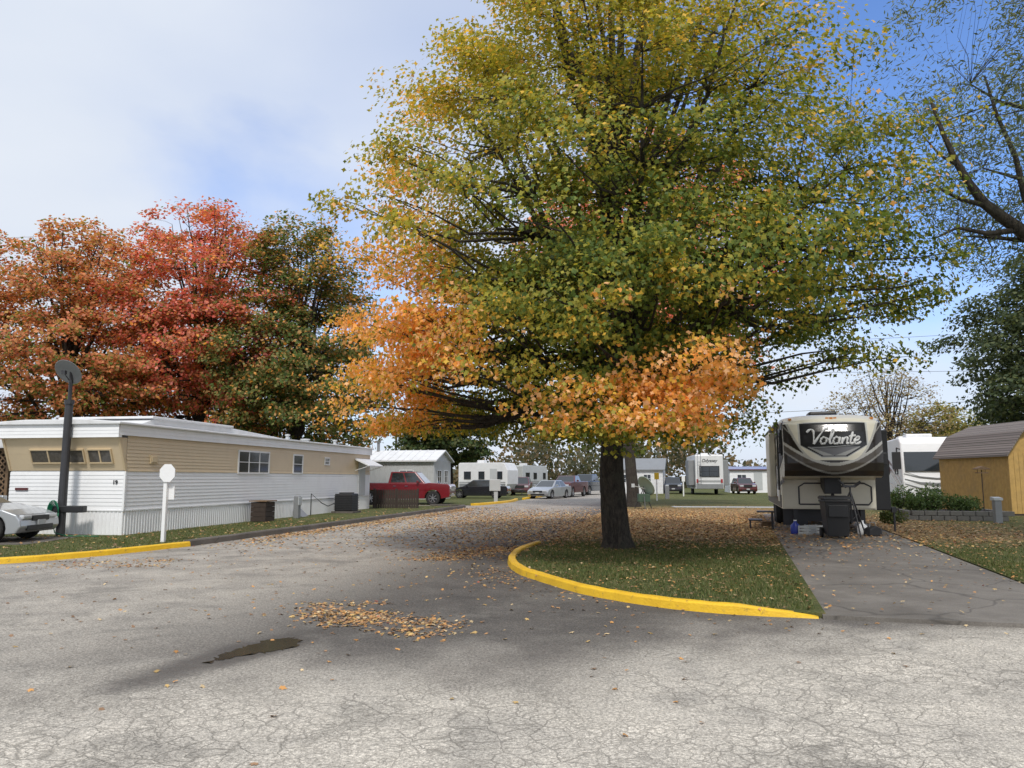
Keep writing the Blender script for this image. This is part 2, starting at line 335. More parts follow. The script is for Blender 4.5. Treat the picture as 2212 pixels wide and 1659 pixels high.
# ---------------------------------------------------------------- camera, light, world
cam=bpy.data.cameras.new('Camera'); co=bpy.data.objects.new('Camera',cam); COL.objects.link(co); S.camera=co
cam.lens=27; cam.sensor_width=36; cam.clip_end=3000; cam.clip_start=.05
co.location=(0,0,1.6); co.rotation_euler=(math.radians(90+6.98),0,0)
sd=Vector((-.02,-.64,.78)).normalized()
sun=bpy.data.lights.new('Sun','SUN'); sun.energy=2.7; sun.angle=math.radians(9); sun.color=(1,.95,.88)
so=bpy.data.objects.new('Sun',sun); COL.objects.link(so); so.rotation_euler=sd.to_track_quat('Z','Y').to_euler()
w=bpy.data.worlds.new('World'); S.world=w; w.use_nodes=True; t=w.node_tree; t.nodes.clear()
out=N(t,'ShaderNodeOutputWorld'); bg=N(t,'ShaderNodeBackground'); t.links.new(bg.outputs[0],out.inputs[0])
sky=N(t,'ShaderNodeTexSky',sky_type='NISHITA'); sky.sun_disc=False; sky.sun_elevation=math.asin(sd.z); sky.sun_rotation=math.atan2(sd.x,sd.y)
sky.air_density=1.0; sky.dust_density=.6; sky.ozone_density=2.0
tc=N(t,'ShaderNodeTexCoord'); V=tc.outputs['Generated']
def dmask(d,r0,r1):
    d=Vector(d).normalized(); vm=N(t,'ShaderNodeVectorMath',operation='DISTANCE'); t.links.new(V,vm.inputs[0]); vm.inputs[1].default_value=d
    x=mth(t,'ADD',vm.outputs['Value'],mth(t,'MULTIPLY',mth(t,'ADD',cn,-.5),.5)); return mrange(t,x,r0,r1,1,0)
mp=N(t,'ShaderNodeMapping'); mp.inputs['Scale'].default_value=(1,1,2.2); t.links.new(V,mp.inputs[0])
cn=noise(t,mp.outputs[0],2.2,6,.5,.3)
blue=mth(t,'MAXIMUM',dmask((.50,.95,.60),.14,.52),mth(t,'MULTIPLY',dmask((-.22,.97,.27),.0,.28),.75))
blue=mth(t,'MAXIMUM',blue,mth(t,'MULTIPLY',dmask((-.04,.95,.55),.0,.5),.35))
skyc=mixc(t,1.0,sky.outputs[0],(1.15,1.4,1.85),'MULTIPLY')
cl=mixc(t,ramp(t,noise(t,mp.outputs[0],1.6,5,.5),.3,.7),(5.4,6.0,7.1),(6.6,7.0,7.6))
t.links.new(mixc(t,blue,cl,skyc),bg.inputs[0]); bg.inputs[1].default_value=.125
S.view_settings.view_transform='Standard'; S.view_settings.look='None'; S.view_settings.exposure=0
# ---------------------------------------------------------------- ground
def plate(name,poly,z0,z1,mat,kind='structure'):
    mb=MB()
    if z1>z0+.02: mb.prism(poly,lambda p,a:(p[0],p[1],a),z0,z1)
    else:
        tr=tessellate_polygon([[Vector((p[0],p[1],0)) for p in poly]]); mb.add([(p[0],p[1],z1) for p in poly],[tuple(q) for q in tr])
    o=mb.obj(name,mat); o['kind']=kind; return o
def spline(pts,n=6):
    P=[Vector((*p,0)) for p in pts]; out=[]
    for i in range(len(P)-1):
        a=P[max(i-1,0)];b=P[i];c=P[i+1];d=P[min(i+2,len(P)-1)]
        for k in range(n):
            u=k/n; q=.5*((2*b)+(c-a)*u+(2*a-5*b+4*c-d)*u*u+(3*b-a-3*c+d)*u**3); out.append((q.x,q.y))
    out.append(pts[-1]); return out
def kerb(name,pts,mat,w=.16,h=.13,inner=1,taper=(0,0),jit=0):
    mb=MB(); prof=[(0,0),(.015,h*.8),(.04,h),(w-.02,h),(w,h*.9),(w,0)]; vs=[];n=len(prof)
    for i,p in enumerate(pts):
        a=Vector(pts[max(i-1,0)]);b=Vector(pts[min(i+1,len(pts)-1)]); d=(b-a).normalized(); nn=Vector((-d.y,d.x))*inner
        k=1
        if taper[0] and i<taper[0]: k=.25+.75*i/taper[0]
        if taper[1] and i>len(pts)-1-taper[1]: k=.2+.8*(len(pts)-1-i)/taper[1]
        j=random.uniform(-jit,jit)
        for o,z in prof: vs.append((p[0]+nn.x*(o+j),p[1]+nn.y*(o+j),z*k+(random.uniform(-jit,jit)*.5 if z else 0)))
    fs=[]
    for i in range(len(pts)-1):
        for k in range(n-1): fs.append((i*n+k,i*n+k+1,(i+1)*n+k+1,(i+1)*n+k))
    fs.append(tuple(range(n))); fs.append(tuple((len(pts)-1)*n+k for k in range(n)))
    o=mb.add(vs,fs).obj(name,mat,smooth=False); o['kind']='structure'; return o
plate('ground',[(-900,-200),(900,-200),(900,1500),(-900,1500)],0,0,M_grass)
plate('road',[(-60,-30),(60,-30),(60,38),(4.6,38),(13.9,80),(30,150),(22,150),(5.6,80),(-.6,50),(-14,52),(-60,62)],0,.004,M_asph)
isl=spline([(.55,18.6),(.12,17.0),(-.06,15.6),(-.06,14.3),(.1,13.2),(.36,12.4),(.95,10.95),(1.72,9.92),(2.5,9.35),(3.5,9.02)],6)
LZ=.06
isl_in=[(p[0]+.1,p[1]+.05) for p in isl]
plate('lawn',isl_in[::-1]+[(1.14,20.4),(3.9,34.6),(8.5,56),(60,46),(60,36),(14.2,33.4),(11.0,34.2)],-.02,LZ,M_lawn)
plate('lawn',[(6.55,8.25),(14.25,33.4),(60,35.9),(60,-5.5)],-.02,LZ,M_lawn)
plate('driveway',[(3.54,9.0),(6.5,8.22),(14.2,33.35),(11.0,34.15)],-.02,.05,M_conc)
lk=spline([(-40,20.6),(-16,14.6),(-12,13.75),(-9.75,14.5),(-8.6,15.9),(-7.56,18.4)],6)
lk2=spline([(-7.56,18.4),(-6.06,25.3),(-4.2,34),(-2.6,41.5),(-2.9,42.9),(-4.5,43.6)],8)
plate('lawn',[(p[0]-.08,p[1]+.04) for p in lk]+[(p[0]-.1,p[1]) for p in lk2[1:]]+[(-14,45),(-60,55),(-60,24)],-.02,LZ,M_lawn)
kerb('kerb',isl,M_yel,inner=1,w=.15,h=.12,taper=(0,5),jit=.007)
kerb('kerb',lk,M_yel,inner=1,w=.15,h=.12,jit=.007)
kerb('kerb',lk2,M_kconc,inner=1,w=.2,h=.15,jit=.012)
kerb('kerb',spline([(-2.2,45.2),(-1.5,46.5),(.0,51.5),(.45,56)],5),M_yel,w=.25,h=.14)
kerb('kerb',spline([(1.0,58),(1.7,61.5),(2.6,66)],5),M_yel,w=.25,h=.14)
plate('lawn',[(-2.2,45.3),(-1.5,46.7),(0,51.6),(.4,56),(-6,57),(-14,52),(-8,47.5)],-.02,LZ,M_lawn)
plate('pavement',[(8.6,41.2),(17.5,40.2),(17.5,41.1),(8.6,42.1)],0,LZ+.02,M_lgrey)
plate('pavement',[(-15.9,17.9),(-11.3,18.2),(-11.4,20.6),(-16.1,20.5)],0,LZ+.006,M_kconc)
pud=[(-2.10,7.86),(-2.06,7.66),(-2.14,7.45),(-2.28,7.32),(-2.42,7.22),(-2.52,7.1),(-2.6,7.0),(-2.66,6.9),(-2.66,7.1),(-2.62,7.3),(-2.56,7.5),(-2.5,7.65),(-2.42,7.85),(-2.3,7.93),(-2.2,7.95)]
pp=[]
for i in range(len(pud)):
    a=pud[i];b=pud[(i+1)%len(pud)]
    for k in range(6):
        u=k/6; pp.append((a[0]*(1-u)+b[0]*u+random.uniform(-.04,.04),a[1]*(1-u)+b[1]*u+random.uniform(-.05,.05)))
plate('water',pp,0,.008,M_water)
# ---------------------------------------------------------------- main maple
GR=(.085,.135,.03);GR2=(.15,.195,.038);YG=(.33,.31,.05);YE=(.68,.44,.07);OR=(.80,.38,.095);OR2=(.84,.50,.25);DG=(.05,.08,.022);RD=(.58,.13,.095);PK=(.70,.26,.20);BR=(.38,.19,.085)
TX,TY=2.336,17.24
def maincol(P,cj,r,f):
    x,y,z=P[:,0],P[:,1],P[:,2]
    left=sm(-x,-.5,4.5); top=sm(z,6,11); right=sm(x,1,5); outer=sm(f,.5,1.0)
    g=lambda cx,cy,cz,rx,ry,rz: np.exp(-(((x-cx)/rx)**2+((y-cy)/ry)**2+((z-cz)/rz)**2))
    patch=1.5*g(-5.5,-.8,4.3,2.0,3.8,1.9)+.9*g(-3.8,-3.6,3.8,1.3,1.5,.9)+.9*g(-2.1,-5,2.7,.9,1.6,.6)+1.1*g(.2,-5.2,3.0,1.1,1.8,.75)+1.4*g(1.6,-4.6,3.1,1.4,2.0,1.05)+.8*g(2.7,-2.6,2.9,1.1,2,.7)+.75*g(-5.0,0,8.0,1.5,3,2.4)+.45*g(0,-2,12,4.5,4,2.5)+.4*g(.5,-5,5,1.0,1.5,.6)
    nz_=.5+.5*np.sin(x*2.3+z*1.1+1)*np.sin(y*1.9-x*.7)*np.cos(z*2.6+y*.8)
    orange=7*sm(patch*(.15+.65*cj+.75*nz_),.20,.78)+.28*outer+.8*outer*top*cj*nz_
    yel=.4+1.2*top*(.4+cj)*(1-.35*right)+1.1*left*outer*(.3+cj)+.35*orange+1.1*np.clip(patch,0,1)+.6*right*outer*cj*cj
    yg=.95+1.7*top+1.0*left+.5*cj
    gr=1.1*(1-.6*top)*(1-.4*left)+.4*right+.5*(1-outer)
    dg=.25+.6*right*(1-top)+.45*(1-outer)
    return pick([OR,OR2,YE,YG,GR2,GR,DG],np.stack([orange,orange*.5,yel*.6,yg,gr,gr*.75,dg*.7],1),r*.7+cj*.3)
env=[(2.3,2.4),(2.7,4.2),(3.3,5.2),(4,5.8),(5,6.2),(6.0,6.35),(7.0,6.05),(8.2,5.65),(9.4,5.3),(10.6,4.85),(11.8,4.3),(13,3.5),(14.2,2.4),(15.1,.6)]
def mkeep(x,y,z):
    Y=TY+y; X=TX+x; zm=2.45
    if X/Y>.32: zm=max(zm,2.35+.10*Y*min(1,(X/Y-.32)/.04)+.1)
    if z>9 and x>5.6-(z-9)*.62: return False
    return z>zm
ext=[]
for i in range(26):
    a=random.uniform(-2.15,-1.30); R=random.uniform(3.4,5.3); ext.append((.3+math.cos(a)*R,math.sin(a)*R*.95,random.uniform(2.3,3.4),1.0))
for i in range(44): 
    a=random.uniform(2.6,4.15); R=random.uniform(4.4,6.1); ext.append((.2+math.cos(a)*R,math.sin(a)*R,random.uniform(2.7,5.0),1.0))
tree('maple_tree',(TX,TY,LZ),env,.295,830,225,.090,maincol,'large maple tree turning from green to orange, on grass island','tree',tpl=MAPLE8,off=(.30,0),limbs=38,z0=2.4,cs=.64,flat=.46,bias=.45,barkm=M_bark,seed=3,extra=ext,rise=1.0,keepfn=mkeep,noise_gap=.13,twigs=1)
def redcol(P,cj,r,f):
    z=P[:,2]; low=1-sm(z,4,9); o=.4+.8*cj; rt=sm(P[:,0],1.5,4.5)
    return pick([RD,(.54,.21,.11),OR,PK,GR2,BR],np.stack([1.6*(1-cj)*(1-.6*low)+.2,1.0+0*z,.35*o,1.3*(1-low)*(1-.5*cj),.3+1.3*low*cj+1.0*rt,.4+.6*low],1),r)
def orcol(P,cj,r,f):
    z=P[:,2]; low=1-sm(z,4,10)
    return pick([(.60,.27,.12),(.54,.20,.11),(.46,.29,.10),GR2,GR],np.stack([1.4+0*z,1.1*(1-low*.4),.9+0*z,.35+1.2*low*cj,.15+.3*low],1),r)
def gocol(P,cj,r,f):
    z=P[:,2]; top=sm(z,8,16); e=sm(-P[:,0],0,4)
    return pick([DG,GR,(.19,.20,.065),(.46,.27,.11),OR],np.stack([.3+0*z,1.4+0*z,1.6+0*z,.6+1.0*top*cj+1.0*e*cj,.2+1.1*sm(P[:,0],.5,3)*cj],1),r)
tree('maple_tree',(-25.0,43,0),[(3.2,3),(4.5,5),(7,6.2),(10,6.4),(12.5,5.5),(15,3.7),(16.5,1)],.35,440,135,.21,orcol,'tall orange and rust coloured maple behind mobile home','tree',limbs=26,z0=3,cs=.88,seed=11,bias=.52,rise=1.1,noise_gap=.16)
tree('maple_tree',(-18.4,45.5,0),[(3.2,3),(4.5,4.8),(8,5.9),(12,6.0),(15,4.9),(17.3,3.0),(18.5,.8)],.35,460,135,.21,redcol,'tall crimson red maple behind mobile home','tree',limbs=28,z0=3,cs=.86,seed=12,bias=.52,rise=1.5,noise_gap=.16)
tree('maple_tree',(-12.3,44.5,0),[(3,3.2),(4.5,4.8),(7,5.3),(10,5.1),(13.5,4.0),(15.8,2.4),(17.4,.6)],.3,420,135,.21,gocol,'green maple with orange tips beside mobile home','tree',limbs=24,z0=3,cs=.84,seed=13,bias=.52,rise=1.3,noise_gap=.18)
def pinkcol(P,cj,r,f): return pick([PK,(.6,.22,.15),(.66,.38,.2)],np.stack([1+0*r,.7+0*r,.8+0*r],1),r)
tree('maple_tree',(6.4,42,LZ),[(6,2.5),(8,5),(11,7.4),(14,7.6),(17,6),(19,4),(20.6,.8)],.33,300,60,.34,pinkcol,'pink and red maple standing beside the road','tree',limbs=18,z0=5,cs=1.0,seed=14,rise=1.0,off=(1.2,0))
def wilcol(P,cj,r,f): return pick([(.125,.155,.085),(.09,.12,.065),(.19,.21,.11)],np.ones((len(r),3)),r)
WT=tree('willow_tree',(15.6,16.5,LZ),[(6.5,3.4),(7.6,6.0),(9,7.0),(11,7.1),(13,6.6),(15,5)],.5,400,190,.115,wilcol,'wispy grey-green willow with dark crooked branches','tree',tpl=NARROW,limbs=10,z0=3.8,cs=.68,flat=.75,bias=.5,off=(-.2,0),seed=15,rise=.45,wisp=.25,barkm=M_bark,twigs=0,br=.7,reach=(.6,.85))
mb=MB()
def wl(pts,r0,r1):
    pts=[Vector(p)-Vector((15.6,16.5,LZ)) for p in pts]; n=len(pts); mb.tube(pts,[r0+(r1-r0)*i/(n-1) for i in range(n)],9)
wl([(15.5,16.5,5.2),(14.0,16.3,5.9),(12.6,16.1,6.5),(11.6,16,6.75),(11.0,16,6.85),(10.5,15.9,7.15),(10.15,15.9,7.45),(9.85,15.9,7.9),(9.6,15.9,8.4),(9.3,15.8,9.0),(9.1,15.8,9.7)],.22,.03)
wl([(10.9,16,6.9),(10.1,15.8,6.75),(9.4,15.7,6.85),(8.9,15.6,6.6)],.07,.015)
wl([(10.2,15.9,7.4),(9.6,15.8,7.5),(9.1,15.7,7.7),(8.7,15.6,7.6)],.06,.012)
wl([(11.4,16,6.8),(11.1,16,7.6),(10.9,15.9,8.5),(10.5,15.8,9.4),(10.3,15.8,10.3)],.09,.02)
wl([(9.65,15.9,8.3),(9.2,15.8,8.5),(8.8,15.7,8.9)],.04,.01)
mb.obj('branch',M_bark,WT,smooth=True,label='thick dark arching limb')
def ocol(P,cj,r,f): return pick([(.055,.08,.04),(.08,.11,.05),(.12,.14,.06)],np.ones((len(r),3)),r)
tree('oak_tree',(33.8,45,0),[(4.5,4.5),(6,6.2),(9,6.8),(12,6),(14.5,3.8),(16,1)],.4,480,130,.25,ocol,'dense dark green oak behind the wooden shed','tree',limbs=18,seed=16,cs=.95,z0=3.5,bias=.5)
def bcol(P,cj,r,f): return pick([(.34,.26,.16),(.36,.3,.13),(.25,.18,.11)],np.ones((len(r),3)),r)
tree('bare_tree',(30.5,62,0),[(2.5,2.5),(4,4),(6.5,4.8),(8.5,4),(10.2,2),(10.8,.6)],.25,420,14,.2,bcol,'half-bare brown tree with fine twigs','tree',limbs=26,seed=17,cs=.7,z0=1.8,rise=1.2)
tree('birch_tree',(36,64,0),[(2,2),(4,3.2),(6,3),(8,1.2)],.2,150,60,.28,lambda P,cj,r,f: pick([(.26,.26,.07),(.4,.32,.1),(.14,.16,.06)],np.ones((len(r),3)),r),'small yellow-green tree behind the motorhome','tree',limbs=12,seed=18,cs=.8,z0=1.5)
tree('elm_tree',(-6.5,80,0),[(3,3.5),(5,5.2),(7.5,5),(9.5,3),(10.6,1)],.35,240,70,.36,lambda P,cj,r,f: pick([DG,(.06,.095,.035),(.13,.14,.05)],np.ones((len(r),3)),r),'dark green tree behind the parked trailer','tree',limbs=14,seed=19,cs=.9,z0=2.5)
def woods():
    P=[];n=1500; cs_=[]
    for i in range(n):
        x=random.uniform(-120,150); y=random.uniform(120,150); h=5.5+2.5*math.sin(x*.09)+1.8*math.sin(x*.23+1)+1.2*math.sin(x*.6)
        P.append((x,y,random.uniform(.3,max(1.5,h)))); cs_.append(.5+.5*math.sin(x*.17+2))
    P=np.array(P); cj=np.array(cs_); idx=np.repeat(np.arange(n),34); g=rng.normal(size=(len(idx),3))*np.array([1.3,1.0,.9]); Q=P[idx]+g; Q[:,2]=np.abs(Q[:,2])
    r=rng.random(len(Q)); C=pick([(.08,.09,.055),(.13,.12,.07),(.2,.15,.09),(.26,.18,.1)],np.stack([1+0*r,1+0*r,cj[idx]*1.2,cj[idx]*.6],1),r)
    o=raw_mesh('distant_woods',leaves(Q,rng.normal(size=Q.shape),rng.uniform(.5,1.0,len(Q)),RHOMB),4,M_leaf,C); o['kind']='stuff'; return o
woods()
# ---------------------------------------------------------------- fallen leaves + grass blades
def litter():
    pts=[]
    def blob(x,y,sx,sy,n,rot=0):
        a=rng.normal(size=(n,2))*np.array([sx,sy]); c,s=math.cos(rot),math.sin(rot); pts.append(np.stack([x+a[:,0]*c-a[:,1]*s,y+a[:,0]*s+a[:,1]*c],1))
    for k in range(62):
        u=random.random(); blob(-2.5+1.8*u+random.uniform(-.15,.15),9.7-1.15*u+random.gauss(0,.30),.20,.09,random.randint(4,38),-.3)
    for k in range(30):
        u=k/29; blob(-1.6+1.4*u,15.3+2.6*u+random.uniform(-.6,.6),.4,.25,40)
    for k in range(12): blob(-7.4+random.uniform(-1,1.2),14.6+random.uniform(-.5,.9),.3,.15,30)
    for k in range(14): u=random.random(); blob(-.5+.6*u,13.6-2.2*u,.35,.3,9)
    for k in range(100):
        u=random.random(); blob(-7.1+5.0*u+abs(random.gauss(.1,.35)),19+23*u,.2,.6,34)
    pts.append(np.stack([rng.normal(4.0,2.6,4200),rng.normal(22,3.2,4200)],1))
    pts.append(np.stack([rng.normal(7,4.5,22000),rng.normal(27,5.5,22000)],1))
    pts.append(np.stack([rng.normal(-.3,2.4,10000),rng.normal(28,6.5,10000)],1))
    pts.append(np.stack([rng.uniform(-9,10,130),rng.uniform(3.2,9,130)],1))
    pts.append(np.stack([rng.uniform(-9,10,420),rng.uniform(8,14,420)],1))
    pts.append(np.stack([rng.uniform(-14,-5,1300),rng.uniform(14,30,1300)],1))
    pts.append(np.stack([rng.normal(3.2,1.6,620),rng.normal(12.3,1.7,620)],1))
    pts.append(np.stack([rng.uniform(6,14,1500),rng.uniform(11,24,1500)],1))
    p=np.concatenate(pts); p=p[(p[:,1]>2.5)&(p[:,1]<60)]
    x,y=p[:,0],p[:,1]
    left_e=np.interp(y,[14.5,15.9,18.4,42.9],[-9.75,-8.6,-7.56,-2.5]); right_e=np.interp(y,[9.0,9.35,9.92,10.95,12.4,14.3,17,20.4,34.6,56],[3.5,2.5,1.72,.95,.36,-.06,.12,1.14,3.9,8.5])
    onlawn=((x<left_e)&(y>14.5))|((x>right_e)&(y>9.0)&(y>9.0-.265*(x-3.5)))
    ond=(x>3.5+(y-9)*.297)&(x<6.55+(y-8.25)*.306)
    kp=~(ond&(rng.random(len(x))<.55)); p=p[kp]; x=x[kp]; y=y[kp]; onlawn=onlawn[kp]
    z=np.where(onlawn,LZ+.02,.009)+rng.uniform(0,.008,len(x))
    P=np.stack([x,y,z],1); Nr=np.stack([rng.normal(0,.2,len(x)),rng.normal(0,.2,len(x)),np.ones(len(x))],1)
    r=rng.random(len(x)); C=pick([(.66,.34,.12),(.62,.42,.17),(.50,.28,.13),(.36,.22,.13),(.66,.50,.29),(.45,.12,.07)],np.stack([1+0*r,1+0*r,1.3+0*r,1.2+0*r,.7+0*r,.05+0*r],1),r)
    C=C*rng.uniform(.5,1.05,(len(x),1))
    sz=rng.uniform(.034,.064,len(x)); sz=np.where(y>17,sz*1.45,sz)
    o=raw_mesh('fallen_leaves',leaves(P,Nr,sz,MAPLE*np.array([1,1,1.8])),10,M_litter,C); o['kind']='stuff'
litter()
def blades():
    n=230000; x=np.concatenate([rng.uniform(-.1,9,n*6//10),rng.uniform(6.5,16,n*2//10),rng.uniform(-14,-5,n*2//10)]); y=np.concatenate([rng.uniform(9,22,n*6//10),rng.uniform(8,24,n*2//10),rng.uniform(14,30,n*2//10)])
    right_e=np.interp(y,[9.0,9.35,9.92,10.95,12.4,14.3,17,20.4,34.6],[3.5,2.5,1.72,.95,.36,-.06,.12,1.14,3.9])+.22
    left_e=np.interp(y,[14.5,15.9,18.4,42.9],[-9.75,-8.6,-7.56,-2.5])-.25
    dl=3.5+(y-9)*.297; dr=6.55+(y-8.25)*.306
    dens=.5+.5*np.sin(x*1.7+np.sin(y*1.3)*2)*np.sin(y*1.1+x*.6)
    fade=np.where(x>0,1-.9*sm(y,16,20),1)
    ok=(((x>right_e)&(x<dl-.02)&(y>9.3))|((x>dr+.02)&(y>8.3))|((x<left_e)&(y>14.8)&(y<28)&~((x<-11.3)&(y<20.6)&(y>17.9))&~((x<-10.5+(y-21)*.177)&(y>21))))&(rng.random(len(x))<(.35+.65*dens)*fade)
    x,y=x[ok],y[ok]; m=len(x); h=rng.uniform(.02,.06,m)*(.7+.6*dens[ok]); a=rng.uniform(0,math.pi,m); wd=.006+.004*rng.random(m)
    b=np.stack([x,y,np.full(m,LZ)],1); dx=np.stack([np.cos(a)*wd,np.sin(a)*wd,0*a],1); tip=b+np.stack([rng.normal(0,.02,m),rng.normal(0,.02,m),h],1)
    V=np.stack([b-dx,b+dx,tip],1).reshape(-1,3); r=rng.random(m)
    C=pick([(.09,.12,.035),(.14,.17,.055),(.24,.21,.10),(.065,.09,.03)],np.ones((m,4))*np.array([1,1,.7,.6]),r)
    o=raw_mesh('grass_blades',V,3,M_blade,C); o['kind']='stuff'
blades()
# ---------------------------------------------------------------- siding helpers
def lap(mb,A,B,n,z0,z1,pitch=.1,d=.014,mi=0,shear=None):
    A=Vector(A);B=Vector(B);n=Vector(n); k=max(1,round((z1-z0)/pitch)); p=(z1-z0)/k
    f=shear or (lambda z:0)
    for i in range(k):
        a=z0+i*p;b=a+p; oa=n*(d+f(a)); oi=n*(0.002+f(b)); ob=n*(f(a)+.001)
        mb.add([(A+oa)+Vector((0,0,a)),(B+oa)+Vector((0,0,a)),(B+oi)+Vector((0,0,b)),(A+oi)+Vector((0,0,b))],[(0,1,2,3)],mi)
        mb.add([(A+oa)+Vector((0,0,a)),(B+oa)+Vector((0,0,a)),(B+ob)+Vector((0,0,a)),(A+ob)+Vector((0,0,a))],[(0,1,2,3)],mi)
def ribs(mb,A,B,n,z0,z1,pitch=.12,d=.018,mi=0):
    A=Vector(A);B=Vector(B);n=Vector(n); L=(B-A).length; k=max(1,round(L/pitch)); vs=[];fs=[]
    for i in range(k):
        for u,o in ((0,0),(.5,0),(.6,d),(.9,d)):
            p=A.lerp(B,(i+u)/k)+n*o; vs+= [p+Vector((0,0,z0)),p+Vector((0,0,z1))]
    vs+=[B+Vector((0,0,z0)),B+Vector((0,0,z1))]
    for i in range(len(vs)//2-1): fs.append((2*i,2*i+2,2*i+3,2*i+1))
    mb.add(vs,fs,mi)
def window(parent,x0,x1,z0,z1,y,out,axis='y',fm=None,gm=None,bars=1,frame=.05,mid=True):
    fm=fm or M_white; gm=gm or M_glass
    def bx(mb,a0,a1,b0,b1,c0,c1,mi=0):
        lo,hi=sorted((y+out*c0,y+out*c1))
        if axis=='y': mb.box(a0,a1,lo,hi,b0,b1,mi)
        else: mb.box(lo,hi,a0,a1,b0,b1,mi)
    g=MB(); bx(g,x0+frame,x1-frame,z0+frame,z1-frame,-.01,.022); go=g.obj('window',gm,parent)
    f=MB(); bx(f,x0,x1,z0,z0+frame,-.01,.045);bx(f,x0,x1,z1-frame,z1,-.01,.045);bx(f,x0,x0+frame,z0+frame,z1-frame,-.01,.045);bx(f,x1-frame,x1,z0+frame,z1-frame,-.01,.045)
    for i in range(bars):
        c=x0+(x1-x0)*(i+1)/(bars+1); bx(f,c-.02,c+.02,z0+frame,z1-frame,-.008,.038)
    if mid: c=(z0+z1)/2; bx(f,x0+frame,x1-frame,c-.012,c+.012,-.008,.032)
    f.obj('frame',fm,go); return go
# ---------------------------------------------------------------- main mobile home
th=math.atan2(.984,.177)
H=thing('mobile_home',(-10.6,21.2,LZ),th,'long white and tan mobile home with ribbed white skirting','mobile home')
L=18.7;W=3.62
mb=MB(); mb.box(.02,L,.02,W,0.02,3.0); mb.obj('core_wall',M_white2,H)
mb=MB(); ribs(mb,(0,0,0),(L,0,0),(0,-1,0),0,.64); ribs(mb,(0,W,0),(0,0,0),(-1,0,0),0,.64); mb.box(-.025,L,-.03,-.001,.64,.68); mb.box(-.03,-.001,-.03,W,.64,.68); mb.obj('skirting',M_white,H,label='white ribbed metal skirting')
mb=MB(); lap(mb,(0,0,0),(L,0,0),(0,-1,0),.68,1.72); lap(mb,(0,W,0),(0,0,0),(-1,0,0),.68,1.72); mb.box(-.03,.03,-.03,.03,.68,1.72); mb.obj('wall',M_white,H,label='white horizontal lap siding')
sl=lambda z:(z-1.74)/.9*.34
mb=MB(); mb.box(-.02,L,-.025,-.001,1.72,1.745); lap(mb,(0,0,0),(L,0,0),(0,-1,0),1.745,2.72)
lap(mb,(0,W,0),(0,0,0),(-1,0,0),1.745,2.64,.45,.004,shear=sl)
mb.prism([(0,1.745),(-.34,2.64),(0,2.64)],lambda p,a:(p[0],a,p[1]),0,.02); mb.prism([(0,1.745),(-.34,2.64),(0,2.64)],lambda p,a:(p[0],a,p[1]),W-.02,W); mb.obj('wall',M_tan,H,label='tan siding band')
for yy in (-.03,W-.03):
    mb=MB(); mb.add([(0-.03,yy,1.74),(.05,yy,1.74),(-.28,yy,2.64),(-.38,yy,2.64),(-.03,yy+.06,1.74),(.05,yy+.06,1.74),(-.28,yy+.06,2.64),(-.38,yy+.06,2.64)],[(0,1,2,3),(4,5,6,7),(0,1,5,4),(1,2,6,5),(2,3,7,6),(3,0,4,7)])
    mb.obj('corner_trim',M_tan2,H)
mb=MB(); lap(mb,(-.40,-.06,0),(L+.1,-.06,0),(0,-1,0),2.70,3.0,.1,.01); lap(mb,(-.44,W+.5,0),(-.44,-.06,0),(-1,0,0),2.64,3.02,.095,.01)
mb.box(-.43,-.3,-.055,W+.5,2.64,3.0); mb.box(-.3,L+.1,-.055,.0,2.72,3.0); mb.obj('fascia',M_white,H)
mb=MB()
mb.prism([(-.14,2.99),(-.14,3.06),(.9,3.13),(2.8,3.14),(W+.3,3.08),(W+.3,3.0)],lambda p,a:(a,p[0],p[1]),-.52,L+.18)
mb.prism([(1.0,3.10),(1.8,3.34),(5.6,3.30),(10.2,3.10)],lambda p,a:(p[0],a,p[1]),.35,W-.3)
mb.box(1.4,5.9,.25,W-.2,3.29,3.36)
roof=mb.obj('roof',M_white2,H,bevel=.02)
for x,y,r,h in ((6.6,1.2,.09,.22),(9.8,2,.12,.2),(11.5,1.0,.07,.22),(14.5,1.6,.15,.18),(16.5,1.0,.08,.22)):
    mb=MB(); mb.lathe([(r,3.05),(r,3.1+h),(r*1.5,3.1+h),(r*1.5,3.16+h),(.001,3.18+h)],(x,y,0),'z',12); mb.obj('roof_vent',M_lgrey,roof)
ang=math.atan(.34/.9)
for a,b in ((1.15,2.85),(.3,1.05)):
    zc=2.14; wo=window(H,a,b,-.21,.21,0,-1,axis='x',fm=M_tan2,gm=M_curt,bars=1 if b<2 else 2,frame=.035,mid=False)
    wo.matrix_local=Matrix.Translation((-sl(zc)-.008,0,zc))@Matrix.Rotation(-ang,4,'Y')
window(H,5.8,8.05,1.68,2.52,0,-1,fm=M_white2,bars=2,frame=.06)
window(H,10.0,10.9,1.7,2.5,0,-1,fm=M_white2,bars=0,frame=.06)
window(H,13.05,13.6,2.1,2.45,0,-1,fm=M_white2,bars=0,frame=.05)
mb=MB(); mb.box(1.0,1.32,-.05,0,1.95,2.2); mb.box(1.04,1.28,-.065,-.045,1.99,2.16); mb.obj('wall_vent',M_tan2,H,bevel=.01)
mb=MB(); mb.prism([(-.03,2.5),(-.75,2.15),(-.75,2.1),(-.03,2.42)],lambda p,a:(a,p[0],p[1]),16.6,18.6); 
for x in (16.65,18.55): mb.tube([(x,-.72,2.12),(x,-.03,1.9)],.015,6)
mb.obj('awning',M_white2,H)
mb=MB(); mb.box(17.1,17.95,-.05,0,.7,2.4); mb.obj('door',M_lgrey,H)
mb=MB(); mb.box(-.045,-.02,3.0,3.4,1.2,1.27); mb.obj('plate',M_maroon,H)
